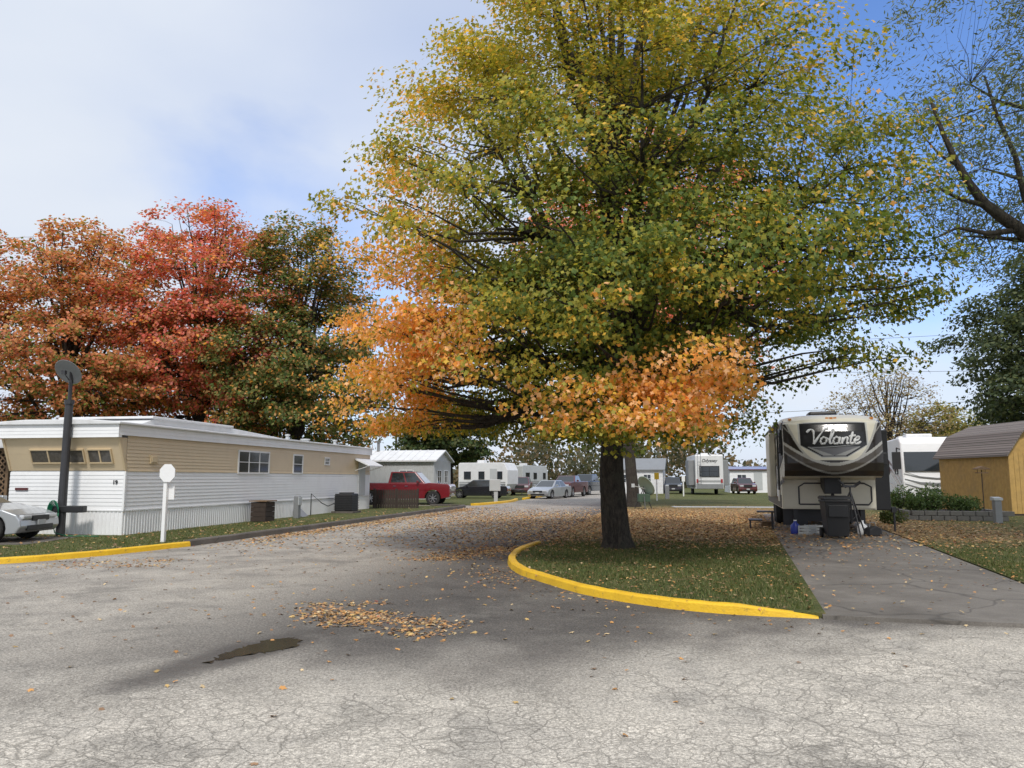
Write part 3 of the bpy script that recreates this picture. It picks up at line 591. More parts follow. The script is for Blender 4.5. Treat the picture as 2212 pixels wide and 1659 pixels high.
def text(s,size,mat,parent,M,name='lettering',shear=0,ext=.004,bold=.004):
    cu=bpy.data.curves.new('txt','FONT'); cu.body=s; cu.size=size; cu.extrude=ext; cu.shear=shear; cu.align_x='CENTER'; cu.align_y='CENTER'; cu.offset=bold
    o=bpy.data.objects.new('txt',cu); COL.objects.link(o); bpy.context.view_layer.update()
    me=bpy.data.meshes.new_from_object(o.evaluated_get(bpy.context.evaluated_depsgraph_get())); bpy.data.objects.remove(o)
    me.materials.clear(); me.materials.append(mat); q=bpy.data.objects.new(name,me); COL.objects.link(q); q.parent=parent; q.matrix_local=M; return q
def TM(o,xd,zd):
    xd=Vector(xd).normalized(); zd=Vector(zd).normalized(); yd=zd.cross(xd); m=Matrix((xd,yd,zd)).transposed().to_4x4(); m.translation=Vector(o); return m
text('19',.16,M_black,H,TM((-.028,.28,1.42),(0,-1,0),(-1,0,0)),'house_number')
def P2(s,o): return (-10.6+.177*s+.984*o, 21.2+.984*s-.177*o)
x,y=P2(13.9,.75)
A=thing('air_conditioner',(x,y,LZ),th,'black outdoor air conditioning unit beside white skirting','air conditioner')
mb=MB(); mb.box(-.4,.4,-.4,.4,.08,.85); mb.obj('housing',M_black,A,bevel=.03)
mb=MB()
for k in range(9): mb.box(-.42,.42,-.42,.42,.14+k*.075,.16+k*.075)
mb.obj('grille',M_dark,A)
mb=MB(); mb.box(-.5,.5,-.5,.5,0,.08); mb.obj('base',M_kconc,A)
mb=MB(); mb.tube([(0,0,.85),(0,0,.9)],.33,16); mb.obj('fan_guard',M_dark,A)
x,y=P2(6.7,.55)
A=thing('wooden_box',(x,y,LZ),th,'weathered wooden utility box on grass','box')
mb=MB()
for k in range(4): mb.box(-.32,.32,-.28,-.26,.02+k*.17,.18+k*.17); mb.box(-.34,-.32,-.28,.28,.02+k*.17,.18+k*.17);mb.box(.32,.34,-.28,.28,.02+k*.17,.18+k*.17);mb.box(-.32,.32,.26,.28,.02+k*.17,.18+k*.17)
mb.obj('side_boards',M_dwood,A); mb=MB(); mb.box(-.38,.38,-.34,.34,.71,.75); mb.obj('lid',M_wood,A)
x,y=P2(9.1,.7)
A=thing('utility_pedestal',(x,y,LZ),th,'grey metal utility pedestal beside mobile home','pedestal')
mb=MB(); mb.box(-.12,.12,-.1,.1,0,.85); mb.obj('post',M_grey,A,bevel=.02); mb=MB(); mb.box(-.14,.14,-.13,-.1,.5,.82); mb.obj('cover',M_lgrey,A,bevel=.01)
mb=MB(); x0,y0=P2(11.2,.3); mb.tube([(x0,y0,.06),(x0,y0,.95),(x0+.3,y0+.6,.55),(x0+.4,y0+1.3,.4),(x0+.5,y0+2.1,.5)],.02,6)
tag(mb.obj('cable',M_black),'black power cable looping beside the skirting','cable')
A=thing('access_vent',(*P2(10.4,.3),LZ),th,'small dark foundation hatch against skirting','hatch'); mb=MB(); mb.prism([(0,0),(.35,0),(.0,.3)],lambda p,a:(a,-p[0]+.2,p[1]),-.3,.3); mb.obj('lid',M_grey,A)
A=thing('lattice_porch',(-14.55,22.3,LZ),0,'brown wooden lattice porch screen with white roof edge','porch')
mb=MB()
for k in range(-28,16):
    for sgn in (1,-1):
        x0=k*.17; z0=.25
        pa=[(x0+sgn*(z-z0),z) for z in np.linspace(z0,2.35,30) if -2.2<=x0+sgn*(z-z0)<=.0]
        if len(pa)>1: mb.add([(pa[0][0]-.03,.01*sgn,pa[0][1]),(pa[0][0]+.03,.01*sgn,pa[0][1]),(pa[-1][0]+.03,.01*sgn,pa[-1][1]),(pa[-1][0]-.03,.01*sgn,pa[-1][1])],[(0,1,2,3)])
mb.obj('lattice',M_wood,A); mb=MB(); mb.box(-.04,.04,-.04,.04,0,2.4); mb.box(-2.3,-2.2,-.04,.04,0,2.4); mb.box(-2.2,-.04,-.03,.03,.2,.28); mb.box(-2.2,-.04,-.03,.03,2.32,2.4); mb.obj('frame',M_wood,A)
mb=MB(); mb.box(-4,.05,-.2,2.5,2.4,2.65); mb.obj('roof',M_white2,A)
mb=MB(); mb.box(-4,-.1,2.2,2.45,0,2.4); mb.obj('wall',M_dwood,A)
A=thing('satellite_dish',(-12.1,20.9,LZ),0,'grey satellite dish on a tall black pole','satellite dish')
mb=MB(); mb.tube([(0,0,0),(0,0,3.6)],[.115,.10],16); mb.tube([(0,0,3.6),(0,0,4.2)],.05,10); mb.tube([(0,0,3.54),(0,0,3.66)],.125,14); mb.obj('pole',M_dark,A)
mb=MB(); mb.lathe([(.001,0),(.12,.008),(.24,.035),(.36,.08),(.38,.1),(.37,.105),(.24,.05),(.12,.02),(.001,.012)],(0,0,0),'y',28)
d=mb.obj('dish',M_grey,A,smooth=True); d.matrix_local=Matrix.Translation((.03,-.1,4.47))@Matrix.Rotation(math.radians(170),4,'Z')@Matrix.Rotation(math.radians(-38),4,'X')
mb=MB(); mb.tube([(.0,.0,4.15),(.02,-.05,4.45)],.04,8); mb.tube([(.0,-.1,4.2),(.05,-.42,4.33)],.018,6); mb.box(.0,.1,-.48,-.38,4.31,4.41); mb.obj('feed_arm',M_dark,A)
mb=MB(); mb.box(-.28,.62,-.12,.12,.62,.80); mb.obj('bracket',M_black,A,bevel=.02)
mb=MB()
for k in range(5): 
    r=.14+.02*k; mb.tube([(-.1+r*.7*math.cos(a),-.16-.02*k,.62+r*1.5*math.sin(a)) for a in np.linspace(0,2*math.pi,18)],.014,5)
mb.tube([(-.12,-.18,.35),(.0,-.25,.1),(.4,-.4,.03),(1.3,-.5,.03)],.014,5); mb.obj('hose',M_green,A,smooth=True,label='coiled green garden hose hanging on pole')
A=thing('stop_sign',(-8.44,18.9,LZ),math.radians(-8),'white back of octagonal stop sign on white square post','road sign')
mb=MB(); mb.box(-.045,.045,-.045,.045,0,1.86); mb.obj('post',M_white,A,bevel=.008)
mb=MB(); r=.215; oc=[(.06+r*math.cos(math.pi/8+k*math.pi/4),r*1.08*math.sin(math.pi/8+k*math.pi/4)+1.66) for k in range(8)]; mb.prism(oc,lambda p,a:(p[0],a,p[1]),-.075,-.055); mb.obj('sign_panel',M_white,A)
mb=MB(); mb.box(.02,.19,.056,.075,1.02,1.40); mb.obj('side_panel',M_white,A)
# ---------------------------------------------------------------- vehicles
def wheel(parent,x,y,r,side,wd=.2):
    mb=MB(); mb.lathe([(r*.62,-wd/2),(r*.93,-wd/2),(r,-wd*.35),(r,wd*.35),(r*.93,wd/2),(r*.62,wd/2)],(x,y,r),'y',24); tw=mb.obj('wheel',M_rubber,parent,smooth=False)
    m=MB(); o=side*(wd/2-.03); m.lathe([(.001,o),(r*.15,o+side*.01),(r*.18,o-side*.01)],(x,y,r),'y',16)
    for k in range(7):
        a=k*2*math.pi/7; M=Matrix.Translation((x,y+o,r))@Matrix.Rotation(a,4,'Y'); m.box(-.025,.025,-.015,.012,.1*r,.62*r,0,M)
    m.lathe([(r*.58,o-side*.02),(r*.66,o+side*.015),(r*.62,-o)],(x,y,r),'y',24); m.obj('rim',M_alloy,tw)
    k=MB(); k.lathe([(.001,o-side*.06),(r*.6,o-side*.06)],(x,y,r),'y',16); k.obj('brake_disc',M_dark,tw)
def vehicle(name,loc,rot,label,cat,kind,paint,group=None,L=4.6,W=1.8,Hh=1.45,xff=None):
    A=thing(name,loc,rot,label,cat,group); g=.2; 
    if kind=='truck': r=.42;belt=1.28;xf=L*.33;xr=-L*.29;g=.38
    elif kind=='suv': r=.36;belt=1.05;xf=L*.30;xr=-L*.29;g=.24
    else: r=.32;belt=.92;xf=L*(xff or .31);xr=-L*.29
    R=r+.07; th0=math.asin((g-r)/R); arc=lambda xc:[(xc-R*math.cos(a),r+R*math.sin(a)) for a in np.linspace(th0,math.pi-th0,12)]
    f=L/2
    if kind=='truck': top=[(f-.05,g+.1),(f,.7),(f-.02,1.12),(f-.12,1.24),(f-1.25,1.32),(f-1.5,belt),(-.55,belt+.02),(-f+.03,belt+.03),(-f,.7)]
    elif kind=='suv': top=[(f-.06,g+.05),(f,.5),(f-.05,.85),(f-.3,.98),(f-1.1,1.08),(0,belt),(-f+.15,belt+.03),(-f,.75),(-f+.02,.4)]
    else: top=[(f-.1,g+.02),(f,.36),(f-.02,.52),(f-.12,.66),(f-.45,.78),(f-1.1,.91),(0,belt),(-f+.9,belt+.06),(-f+.1,belt+.04),(-f,.75),(-f+.05,.4)]
    poly=[(-f+.08,g)]+arc(xr)+arc(xf)+top
    mb=MB(); mb.prism(poly,lambda p,a:(p[0],a,p[1]),-W/2,W/2); mb.obj('body',paint,A,bevel=.09,seg=4)
    if kind=='truck': cb=(-.75,f-1.45);ct=(-.6,f-2.15)
    elif kind=='suv': cb=(-f+.12,f-1.1);ct=(-f+.45,f-1.85)
    else: cb=(-f+.55,f-1.05);ct=(-f+1.35,f-2.0)
    wb=W/2-.05; wt=W/2-.24; zb=belt-.06
    B=[(cb[0],-wb,zb),(cb[1],-wb,zb),(cb[1],wb,zb),(cb[0],wb,zb)]; T=[(ct[0],-wt,Hh),(ct[1],-wt,Hh),(ct[1],wt,Hh),(ct[0],wt,Hh)]
    mb=MB(); mb.add(B+T,[(3,2,1,0),(4,5,6,7),(0,1,5,4),(1,2,6,5),(2,3,7,6),(3,0,4,7)]); mb.obj('cabin',paint,A,bevel=.06,seg=3)
    cen=((cb[0]+cb[1])/2,0,(zb+Hh)/2)
    mb=MB(); mb.panel(B[1],B[2],T[2],T[1],.06,.94,.12,.92,.006,cen=cen); mb.obj('windshield',M_glass,A)
    mb=MB(); mb.panel(B[3],B[0],T[0],T[3],.1,.9,.2,.9,.006,cen=cen); mb.obj('rear_window',M_glass,A)
    for s in (0,1):
        q=(B[0],B[1],T[1],T[0]) if s==0 else (B[3],B[2],T[2],T[3])
        for u0,u1 in ((.08,.48),(.52,.93)):
            mb=MB(); mb.panel(*q,u0,u1,.16,.9,.006,cen=cen); mb.obj('side_window',M_glass,A)
    if kind=='truck':
        mb=MB(); mb.box(-f+.12,-.85,-W/2+.1,W/2-.1,belt-.05,belt+.034); mb.obj('truck_bed',M_black,A)
    for xx in (xf,xr):
        for s in (1,-1): wheel(A,xx,s*(W/2-.12),r,s)
    hz=.60 if kind=='sedan' else (.82 if kind=='suv' else 1.0)
    for s in (1,-1):
        hh=.05 if kind=='sedan' else .08
        mb=MB(); a,b=sorted((s*(W/2-.12),s*(W/2-.48))); mb.box(f-.28,f+.002,a,b,hz-hh,hz+hh); mb.obj('headlight',M_lens,A,bevel=.03)
        a,b=sorted((s*(W/2-.04),s*(W/2-.32))); mb=MB(); mb.box(-f-.01,-f+.12,a,b,hz-.02,hz+.2); mb.obj('taillight',M_tail,A,bevel=.02)
        a,b=sorted((s*(W/2-.02),s*(W/2+.17))); mb=MB(); mb.box(cb[1]-.55,cb[1]-.42,a,b,belt+.02,belt+.17); mb.obj('mirror',paint,A,bevel=.03)
        for xx in ((cb[0]+cb[1])/2-.1,cb[0]+.35):
            mb=MB(); a,b=sorted((s*(W/2+.004),s*(W/2+.03))); mb.box(xx,xx+.18,a,b,belt-.17,belt-.14); mb.obj('door_handle',paint if kind!='truck' else M_chrome,A)
    mb=MB(); gz=hz; mb.box(f-.05,f+.012,-W/2+.5,W/2-.5,gz-.16 if kind!='sedan' else gz-.1,gz+.12 if kind!='sedan' else gz+.03); mb.box(f-.05,f+.008,-W/2+.3,W/2-.3,g+.08,g+.2); mb.obj('grille',M_black if kind!='truck' else M_chrome,A,bevel=.01)
    mb=MB(); mb.box(f-.02,f+.035,-.16,.16,g+.2,g+.32); mb.obj('licence_plate',M_lgrey,A)
    mb=MB(); mb.box(-f-.06,-f+.03,-W/2+.08,W/2-.08,g+.1,g+.3); mb.obj('bumper',M_chrome if kind=='truck' else paint,A,bevel=.03)
    return A
vehicle('parked_car',(-14.0,19.35,LZ),math.radians(2),'silver coupe parked beside mobile home on small pad','car','sedan',M_silver,L=4.5,W=1.7,Hh=1.34,xff=.335)
vehicle('pickup_truck',(-6.6,47.2,0),math.radians(-6),'shiny red crew cab pickup truck behind dark fence','truck','truck',M_red,L=6.1,W=2.05,Hh=1.98)
vehicle('parked_car',(-2.6,62.5,0),math.radians(172),'black sedan parked on grass by trailer','car','sedan',M_bcar,L=4.8,W=1.85,Hh=1.45)
vehicle('parked_car',(3.0,61.5,0),math.radians(-118),'silver sedan parked facing the road','car','sedan',M_silver,L=4.5,W=1.78,Hh=1.42,group='cars parked along the road')
vehicle('pickup_truck',(4.9,67,0),math.radians(-112),'dark red pickup parked along road','truck','truck',M_maroon,L=5.3,W=1.95,Hh=1.8,group='cars parked along the road')
vehicle('pickup_truck',(7.3,75,0),math.radians(-118),'dark navy pickup truck parked on the road edge','truck','truck',M_blue,L=5.6,W=2.0,Hh=1.95,group='cars parked along the road')
vehicle('parked_car',(.9,74,0),math.radians(-95),'dark red suv beside white trailer','car','suv',M_maroon,L=4.5,W=1.85,Hh=1.7)
vehicle('parked_car',(17,82,0),math.radians(-100),'dark grey suv parked by white house','car','suv',M_blue,L=4.6,W=1.85,Hh=1.7)
vehicle('parked_car',(23.6,79,0),math.radians(-95),'small dark red suv in front of maroon-roofed home','car','suv',M_maroon,L=4.4,W=1.8,Hh=1.62)
A=thing('picket_fence',(-7.2,40.2,LZ),math.radians(-4),'dark brown wooden picket fence beside mobile home','fence')
mb=MB()
for k in range(19): x=k*.125; mb.prism([(x,0),(x+.108,0),(x+.108,.9),(x+.054,.97),(x,.9)],lambda p,a:(p[0],a,p[1]),-.02,0)
mb.obj('pickets',M_dwood,A); mb=MB(); mb.box(0,2.36,.001,.05,.2,.28); mb.box(0,2.36,.001,.05,.68,.76)
for x in (0,1.15,2.28): mb.box(x,x+.09,.05,.14,0,1.0)
mb.obj('rails',M_dwood,A)
# ---------------------------------------------------------------- gable homes
def gable(name,loc,rot,L,W,hw,hr,wallm,roofm,label,cat,wins=(),ewins=(),rib=False,doors=(),over=.25,chim=None):
    A=thing(name,loc,rot,label,cat); mb=MB(); mb.box(.02,L-.02,.02,W-.02,0,hw-.01)
    for x in (0.0,L):
        mb.prism([(0,hw-.012),(W,hw-.012),(W/2,hw+hr-.02)],lambda p,a:(a,p[0],p[1]),x-.0 if x==0 else x-.03,x+.03 if x==0 else x)
    fn=ribs if rib else lap
    fn(mb,(0,0,0),(L,0,0),(0,-1,0),.0,hw,.2 if rib else .15,.02); fn(mb,(L,0,0),(L,W,0),(1,0,0),0,hw,.2 if rib else .15,.02); fn(mb,(0,W,0),(0,0,0),(-1,0,0),0,hw,.2 if rib else .15,.02)
    mb.obj('wall',wallm,A)
    mb=MB(); s=hr/(W/2)
    mb.prism([(-over,hw-over*s),(W/2,hw+hr),(W+over,hw-over*s),(W+over,hw-over*s+.1),(W/2,hw+hr+.1),(-over,hw-over*s+.1)],lambda p,a:(a,p[0],p[1]),-over,L+over)
    if rib:
        for k in range(int(L/.6)):
            x=k*.6; mb.add([(x,-over,hw-over*s+.1),(x+.06,-over,hw-over*s+.1),(x+.06,W/2,hw+hr+.1),(x,W/2,hw+hr+.1),(x,-over,hw-over*s+.14),(x+.06,-over,hw-over*s+.14),(x+.06,W/2,hw+hr+.14),(x,W/2,hw+hr+.14)],[(4,5,6,7),(0,1,5,4),(0,4,7,3),(1,5,6,2)])
    rf=mb.obj('roof',roofm,A)
    for x0,x1,z0,z1 in wins: window(A,x0,x1,z0,z1,0,-1,bars=1)
    for y0,y1,z0,z1 in ewins: window(A,y0,y1,z0,z1,L,1,axis='x',bars=1)
    for x0,x1 in doors: mb=MB(); mb.box(x0,x1,-.05,0,.3,2.3); mb.obj('door',M_lgrey,A)
    if chim:
        mb=MB(); mb.tube([(chim[0],chim[1],hw),(chim[0],chim[1],hw+hr+.7)],.12,10); mb.tube([(chim[0],chim[1],hw+hr+.7),(chim[0],chim[1],hw+hr+.85)],.2,10); mb.obj('chimney',M_grey,rf)
    return A
gable('mobile_home',(-15.8,59.6,0),math.atan2(-.2,.98),10.2,4.4,2.9,.75,M_lgrey,M_white2,'grey corrugated metal mobile home with pale metal roof','mobile home',wins=((7.5,8.6,1.2,2.2),),ewins=((.8,1.8,1.2,2.2),(2.6,3.6,1.2,2.2)),rib=True,chim=(5,2))
gable('mobile_home',(10.2,81.5,0),math.radians(-14),5.6,5.0,2.5,1.1,M_white2,M_grey,'pale blue-grey house with gabled roof beside the road','house',wins=((1.0,2.6,1.1,2.0),(3.6,4.4,1.1,2.0)),ewins=((1.5,3,1.1,2.0),))
gable('mobile_home',(24.2,86,0),math.radians(-8),12,4.4,2.5,.3,M_white,M_maroon,'white mobile home with maroon roof edge','mobile home',wins=((.8,1.8,1.1,2.0),(4,5,1.1,2)),doors=((2.6,3.5),))
gable('mobile_home',(-40,66,0),math.radians(-10),14,5,2.6,.9,M_white2,M_grey,'pale mobile home far beyond trees','mobile home')
# ---------------------------------------------------------------- campers
def camper(name,loc,rot,L,W,Hh,label,cat,rear_win=False,tow=True,group=None,accent=None,body=None):
    A=thing(name,loc,rot,label,cat,group); z0=.55
    mb=MB(); mb.prism([(-L/2,z0),(L/2-.25,z0),(L/2,z0+.5),(L/2,Hh-.7),(L/2-.35,Hh-.05),(L/2-.7,Hh),(-L/2+.1,Hh),(-L/2,Hh-.12)],lambda p,a:(p[0],a,p[1]),-W/2,W/2); mb.obj('body',body or M_white,A,bevel=.07,seg=3)
    for s in (1,-1):
        a,b=sorted((s*W/2,s*(W/2+.008))); mb=MB(); mb.box(-L/2+.1,L/2-.2,a,b,z0+.15,z0+.55); mb.box(-L/2+.1,L/2-.2,a,b,z0+.62,z0+.70); mb.obj('side_stripe',accent or M_grey,A)
        for x0,x1,za,zb in ((-L*.38,-L*.24,1.5,2.2),(-L*.08,L*.04,1.5,2.2),(L*.3,L*.4,1.5,2.2)): window(A,x0,x1,za,zb,s*(W/2+.008),s,fm=M_black,gm=M_glass,bars=0,frame=.04)
        for x in (-.45,.45): wheel(A,x,s*(W/2-.13),.34,s)
    mb=MB(); mb.box(L*.15,L*.15+.7,-W/2-.03,-W/2-.002,z0+.1,2.45); mb.obj('door',M_lgrey,A,bevel=.02)
    if rear_win:
        window(A,-W*.36,W*.36,1.7,2.75,-L/2,-1,axis='x',fm=M_black,gm=M_glass,bars=1,frame=.06)
        mb=MB(); mb.box(-L/2-.06,-L/2-.002,-W/2+.05,W/2-.05,z0+.02,z0+.5); mb.obj('rear_bumper',M_grey,A,bevel=.03)
        for s in (1,-1):
            mb=MB(); a,b=sorted((s*(W/2-.08),s*(W/2-.25))); mb.box(-L/2-.075,-L/2-.002,a,b,1.15,1.5); mb.obj('taillight',M_tail,A)
            mb=MB(); a,b=sorted((s*(W/2+.002),s*(W/2+.6))); mb.box(-L*.42,-L*.1,a,b,.9,Hh-.5); mb.obj('slide_out',M_grey,A,bevel=.03)
        mb=MB(); mb.box(-L/2-.01,-L/2-.002,-W/2+.15,W/2-.15,1.2,1.3); mb.box(-L/2-.01,-L/2-.002,-W/2+.15,W/2-.15,1.36,1.40); mb.obj('side_stripe',accent or M_grey,A)
        mb=MB(); 
        for yy in (W*.42,W*.42-.3): mb.tube([(-L/2-.1,yy,1.0),(-L/2-.1,yy,Hh+.1)],.02,6)
        for k in range(8): mb.tube([(-L/2-.1,W*.42,1.1+k*.3),(-L/2-.1,W*.42-.3,1.1+k*.3)],.015,6)
        mb.obj('ladder',M_chrome,A)
    mb=MB(); mb.box(-1,-.3,-.35,.35,Hh,Hh+.25); mb.obj('roof_unit',M_white2,A,bevel=.05)
    if tow: mb=MB(); mb.tube([(L/2-.3,-.5,z0),(L/2+1.1,0,z0-.05)],.05,6); mb.tube([(L/2-.3,.5,z0),(L/2+1.1,0,z0-.05)],.05,6); mb.tube([(L/2+.9,0,.02),(L/2+.9,0,z0)],.04,6); mb.obj('tow_hitch',M_dark,A)
    return A
c1=camper('travel_trailer',(-2.2,72,0),math.radians(-24),5.0,2.45,3.0,'white travel trailer with grey stripes on grass','caravan',body=M_white2)
text('LAREDO',.40,M_dark,c1,TM((.2,-1.243,1.28),(1,0,0),(0,-1,0)))
camper('travel_trailer',(1.6,88,0),math.radians(60),6.0,2.45,3.0,'second white travel trailer with dark trim','caravan',body=M_lgrey)
c2=camper('camper_trailer',(19.6,79,0),math.radians(82),10,2.6,3.85,'large white and grey camper seen from rear window','camper',rear_win=True,tow=False,body=M_white2)
text('Odyssey',.42,M_dark,c2,TM((-5.02,0,3.25),(0,-1,0),(-1,0,0)),shear=.3)
# ---------------------------------------------------------------- class A motorhome
A=thing('motorhome',(20.4,40.4,0),math.atan2(-.3,.95),'white motorhome with dark swoosh graphics and large mirror','motorhome')
mb=MB(); mb.prism([(0,.5),(-.05,1.4),(.05,1.9),(.35,3.5),(.7,3.75),(9,3.75),(9.1,.5)],lambda p,a:(a,p[0],p[1]),0,2.5); mb.obj('body',M_white,A,bevel=.1,seg=3)
mb=MB(); mb.panel((.15,0.03,1.95),(2.35,.03,1.95),(2.35,.30,2.95),(.15,.30,2.95),0,1,0,1,.06,cen=(1.2,3,2)); mb.obj('windshield',M_glass,A)
mb=MB()
for k,(z,w_) in enumerate(((.95,.10),(1.2,.16),(1.55,.07))):
    mb.prism([(.1,z+.35),(.8,z+.1),(1.6,z),(2.4,z+.05),(2.4,z+.05+w_),(1.6,z+w_*.9),(.8,z+.1+w_*.6),(.1,z+.37)],lambda p,a:(p[0],a,p[1]),-.075,-.02)
mb.obj('stripe',M_grey,A)
mb=MB()
for k,(za,zb,wd) in enumerate(((.8,2.6,.35),(1.2,3.2,.18),(.7,1.6,.1))):
    pts=[(y,za+(zb-za)*math.sin(y/9*1.5)) for y in np.linspace(.4,8.8,16)]; mb.prism(pts+[(p[0],p[1]+wd*(1-abs(p[0]/9-.4))) for p in pts[::-1]],lambda p,a:(a,p[0],p[1]),-.012-.001*k,-.002)
mb.obj('side_graphic',M_maroon,A)
window(A,1.2,2.0,1.8,2.6,0-.002,-1,axis='x',fm=M_black,bars=0); window(A,4,5.2,1.8,2.6,-.002,-1,axis='x',fm=M_black,bars=0)
for s,xx in ((-1,-.15),(1,2.65)):
    mb=MB(); mb.tube([(xx-.1*s,.1,3.1),(xx+.12*s,-.35,3.15),(xx+.12*s,-.35,2.9)],.04,6); a,b=sorted((xx-.05*s,xx+.35*s)); mb.box(a,b,-.42,-.25,2.05,2.95); mb.obj('mirror',M_black,A,bevel=.04)
for yy in (1.3,6.8):
    for xx,s in ((.15,-1),(2.35,1)):
        mb=MB(); mb.lathe([(.01,-.13),(.45,-.13),(.48,0),(.45,.13),(.01,.13)],(xx,yy,.48),'x',20); mb.obj('wheel',M_rubber,A)
for xx in (.3,2.2): mb=MB(); mb.box(xx-.2,xx+.2,-.09,0,.75,.93); mb.obj('headlight',M_lens,A,bevel=.03)
mb=MB(); mb.box(.6,1.9,2,3,3.75,4.0); mb.box(.8,1.6,5.5,6.4,3.75,4.05); mb.obj('roof_unit',M_white2,A,bevel=.06)
# ---------------------------------------------------------------- fifth wheel "Volante"
FW=thing('fifth_wheel_trailer',(7.42,20.95,.05),math.atan2(-.27,.963),'cream and black fifth wheel trailer with curved front cap','trailer')
Wd=2.5; Lr=10.2
prof=[(1.75,.66),(1.72,1.5),(1.45,1.60),(.55,1.56),(.16,1.62),(.04,1.74),(0,1.95),(.0,2.2),(.05,2.5),(.13,2.8),(.22,3.0),(.36,3.16),(.6,3.27),(1.1,3.32),(3,3.33),(Lr,3.33),(Lr+.05,3.2),(Lr,.66)]
def shift(s): return .36*abs(s)**3.2
ns=25; vs=[];fs=[];n=len(prof)
for j in range(ns):
    s=-1+2*j/(ns-1); x=Wd/2+s*Wd/2
    for (a,z) in prof:
        k=max(0,1-a/1.7) if z>1.0 else 0; zz=z-(.10*abs(s)**4 if z>3.05 else 0); vs.append((x,a+shift(s)*k,zz))
for j in range(ns-1):
    for i in range(n): fs.append((j*n+i,j*n+(i+1)%n,(j+1)*n+(i+1)%n,(j+1)*n+i))
tr=tessellate_polygon([[Vector((p[0],p[1],0)) for p in prof]])
fs+=[tuple(q) for q in tr]+[tuple((ns-1)*n+i for i in q) for q in tr]
mb=MB(); mb.add(vs,fs); mb.obj('body',M_cream,FW,label='cream fibreglass trailer shell')
fp=[(a,z) for a,z in prof if z>=1.56 and a<=1.15][1:]
def cap_a(z,s):
    az=sorted([(zz,a) for a,zz in fp if zz>1.57]); a=np.interp(z,[q[0] for q in az],[q[1] for q in az]); return a+shift(s)*max(0,1-a/1.7)
nx,nz=170,124; V=[];Cc=[]
for i in range(nz+1):
    z=1.60+(3.27-1.60)*i/nz
    for j in range(nx+1):
        s=-1+2*j/nx; zz=z-(.10*abs(s)**4 if z>3.05 else 0); V.append((Wd/2+s*(Wd/2+.004),cap_a(z,s)-.006,zz))
        q=(z-1.56)/1.76; a=abs(s)
        dk=(.03,.024,.021); cr=(.76,.72,.60); si=(.50,.49,.46); br=(.10,.085,.07)
        lim=.97 if q>.97 else .34+.62*max(0,(q-.26)/.67)**.5 if q>.26 else -1
        c=dk
        e=q-(.20+.34*a**1.8)
        if abs(e)<.024: c=si
        elif -.12<e<-.024: c=br
        elif -.15<e<-.12: c=(.3,.29,.27)
        e2=q-(.36+.44*a**2.2)
        if 0.0<e2<.028 and a>.3: c=(.30,.29,.27)
        if a<lim: c=cr
        if abs(a-lim)<.026 and q<.93: c=si
        sh=min(.70,.24+.60*max(0,(q-.30))/.26) if q<.86 else -1
        if q>.30 and a<sh:
            c=(.025,.025,.028)
            if sh-a<.03 or q>.842 or q<.318: c=(.55,.55,.53)
            elif .33<q<.47 and a<sh-.10: c=(.16,.16,.17) if (q-.33)>a*.28 else (.38,.38,.37)
        if q>.955: c=cr
        Cc.append(c)
mf=[]
for i in range(nz):
    for j in range(nx): k=i*(nx+1)+j; mf.append((k,k+1,k+nx+2,k+nx+1))
me=bpy.data.meshes.new('front_cap'); me.from_pydata(V,[],mf); me.polygons.foreach_set('use_smooth',[True]*len(mf)); ca=me.color_attributes.new('Col','FLOAT_COLOR','POINT')
ca.data.foreach_set('color',np.array([(*c,1) for c in Cc],dtype=np.float32).ravel()); me.materials.append(M_capg); me.update()
o=bpy.data.objects.new('front_cap',me); COL.objects.link(o); o.parent=FW; o['label']='front cap with black shield and silver sweeps'
circ=lambda cx,cy,rx,ry:[(cx+rx*math.cos(a),cy+ry*math.sin(a)) for a in np.linspace(.6,.6+2*math.pi,15)]
strokes=[[(-.75,1.75),(-.4,2.15),(0,2.1),(.25,1.5),(.5,.0)],[(.5,0),(1.0,1.1),(1.6,2.1),(2.1,2.35)],circ(1.75,.5,.40,.5),[(2.1,.85),(2.5,.6)],
 [(2.5,.5),(2.95,1.6),(2.95,2.1),(2.7,2.0),(2.6,.8),(2.7,.05),(3.05,.15)],circ(3.5,.5,.40,.5),[(3.95,1.0),(3.9,.2),(4.2,.05)],
 [(4.3,.95),(4.35,0)],[(4.35,.3),(4.6,.85),(4.95,.95),(5.0,.5),(5.0,.05),(5.3,.15)],[(5.6,1.75),(5.45,.5),(5.55,.05),(5.9,.15)],[(5.15,1.1),(6.05,1.2)],
 [(6.0,.45),(6.5,.6),(6.6,.9),(6.3,1.0),(6.0,.6),(6.1,.1),(6.45,0),(6.9,.3)]]
sc=.183; zb_=2.46
def capP(px,pz): 
    X=Wd/2+(px+pz*.22-3.25)*sc; Z=zb_+pz*sc; return (X,cap_a(Z,(X-Wd/2)/(Wd/2))-.022,Z)
mb=MB()
for st in strokes:
    sp=spline(st,4) if len(st)>2 else st
    n=len(sp); mb.tube([capP(*p) for p in sp],[.026+.008*math.sin(i*.8) for i in range(n)],6)
mb.obj('logo_lettering',M_white,FW,label='white script lettering on dark shield')
mb=MB(); mb.tube([(Wd/2-.55,cap_a(2.36,.45)-.03,2.36),(Wd/2,cap_a(2.38,0)-.03,2.385),(Wd/2+.62,cap_a(2.44,.5)-.03,2.44)],[.004,.010,.004],6); mb.obj('logo_underline',M_lgrey,FW)
for s in (-1.05,-.1,.0,.1,1.05): mb=MB(); mb.box(Wd/2+s-.04,Wd/2+s+.04,.34+.2*abs(s),.48+.2*abs(s),3.15,3.20); mb.obj('marker_light',M_orange,FW)
mb=MB(); mb.box(.02,Wd-.02,1.70,1.745,.7,1.48); mb.obj('front_wall',M_cream,FW)
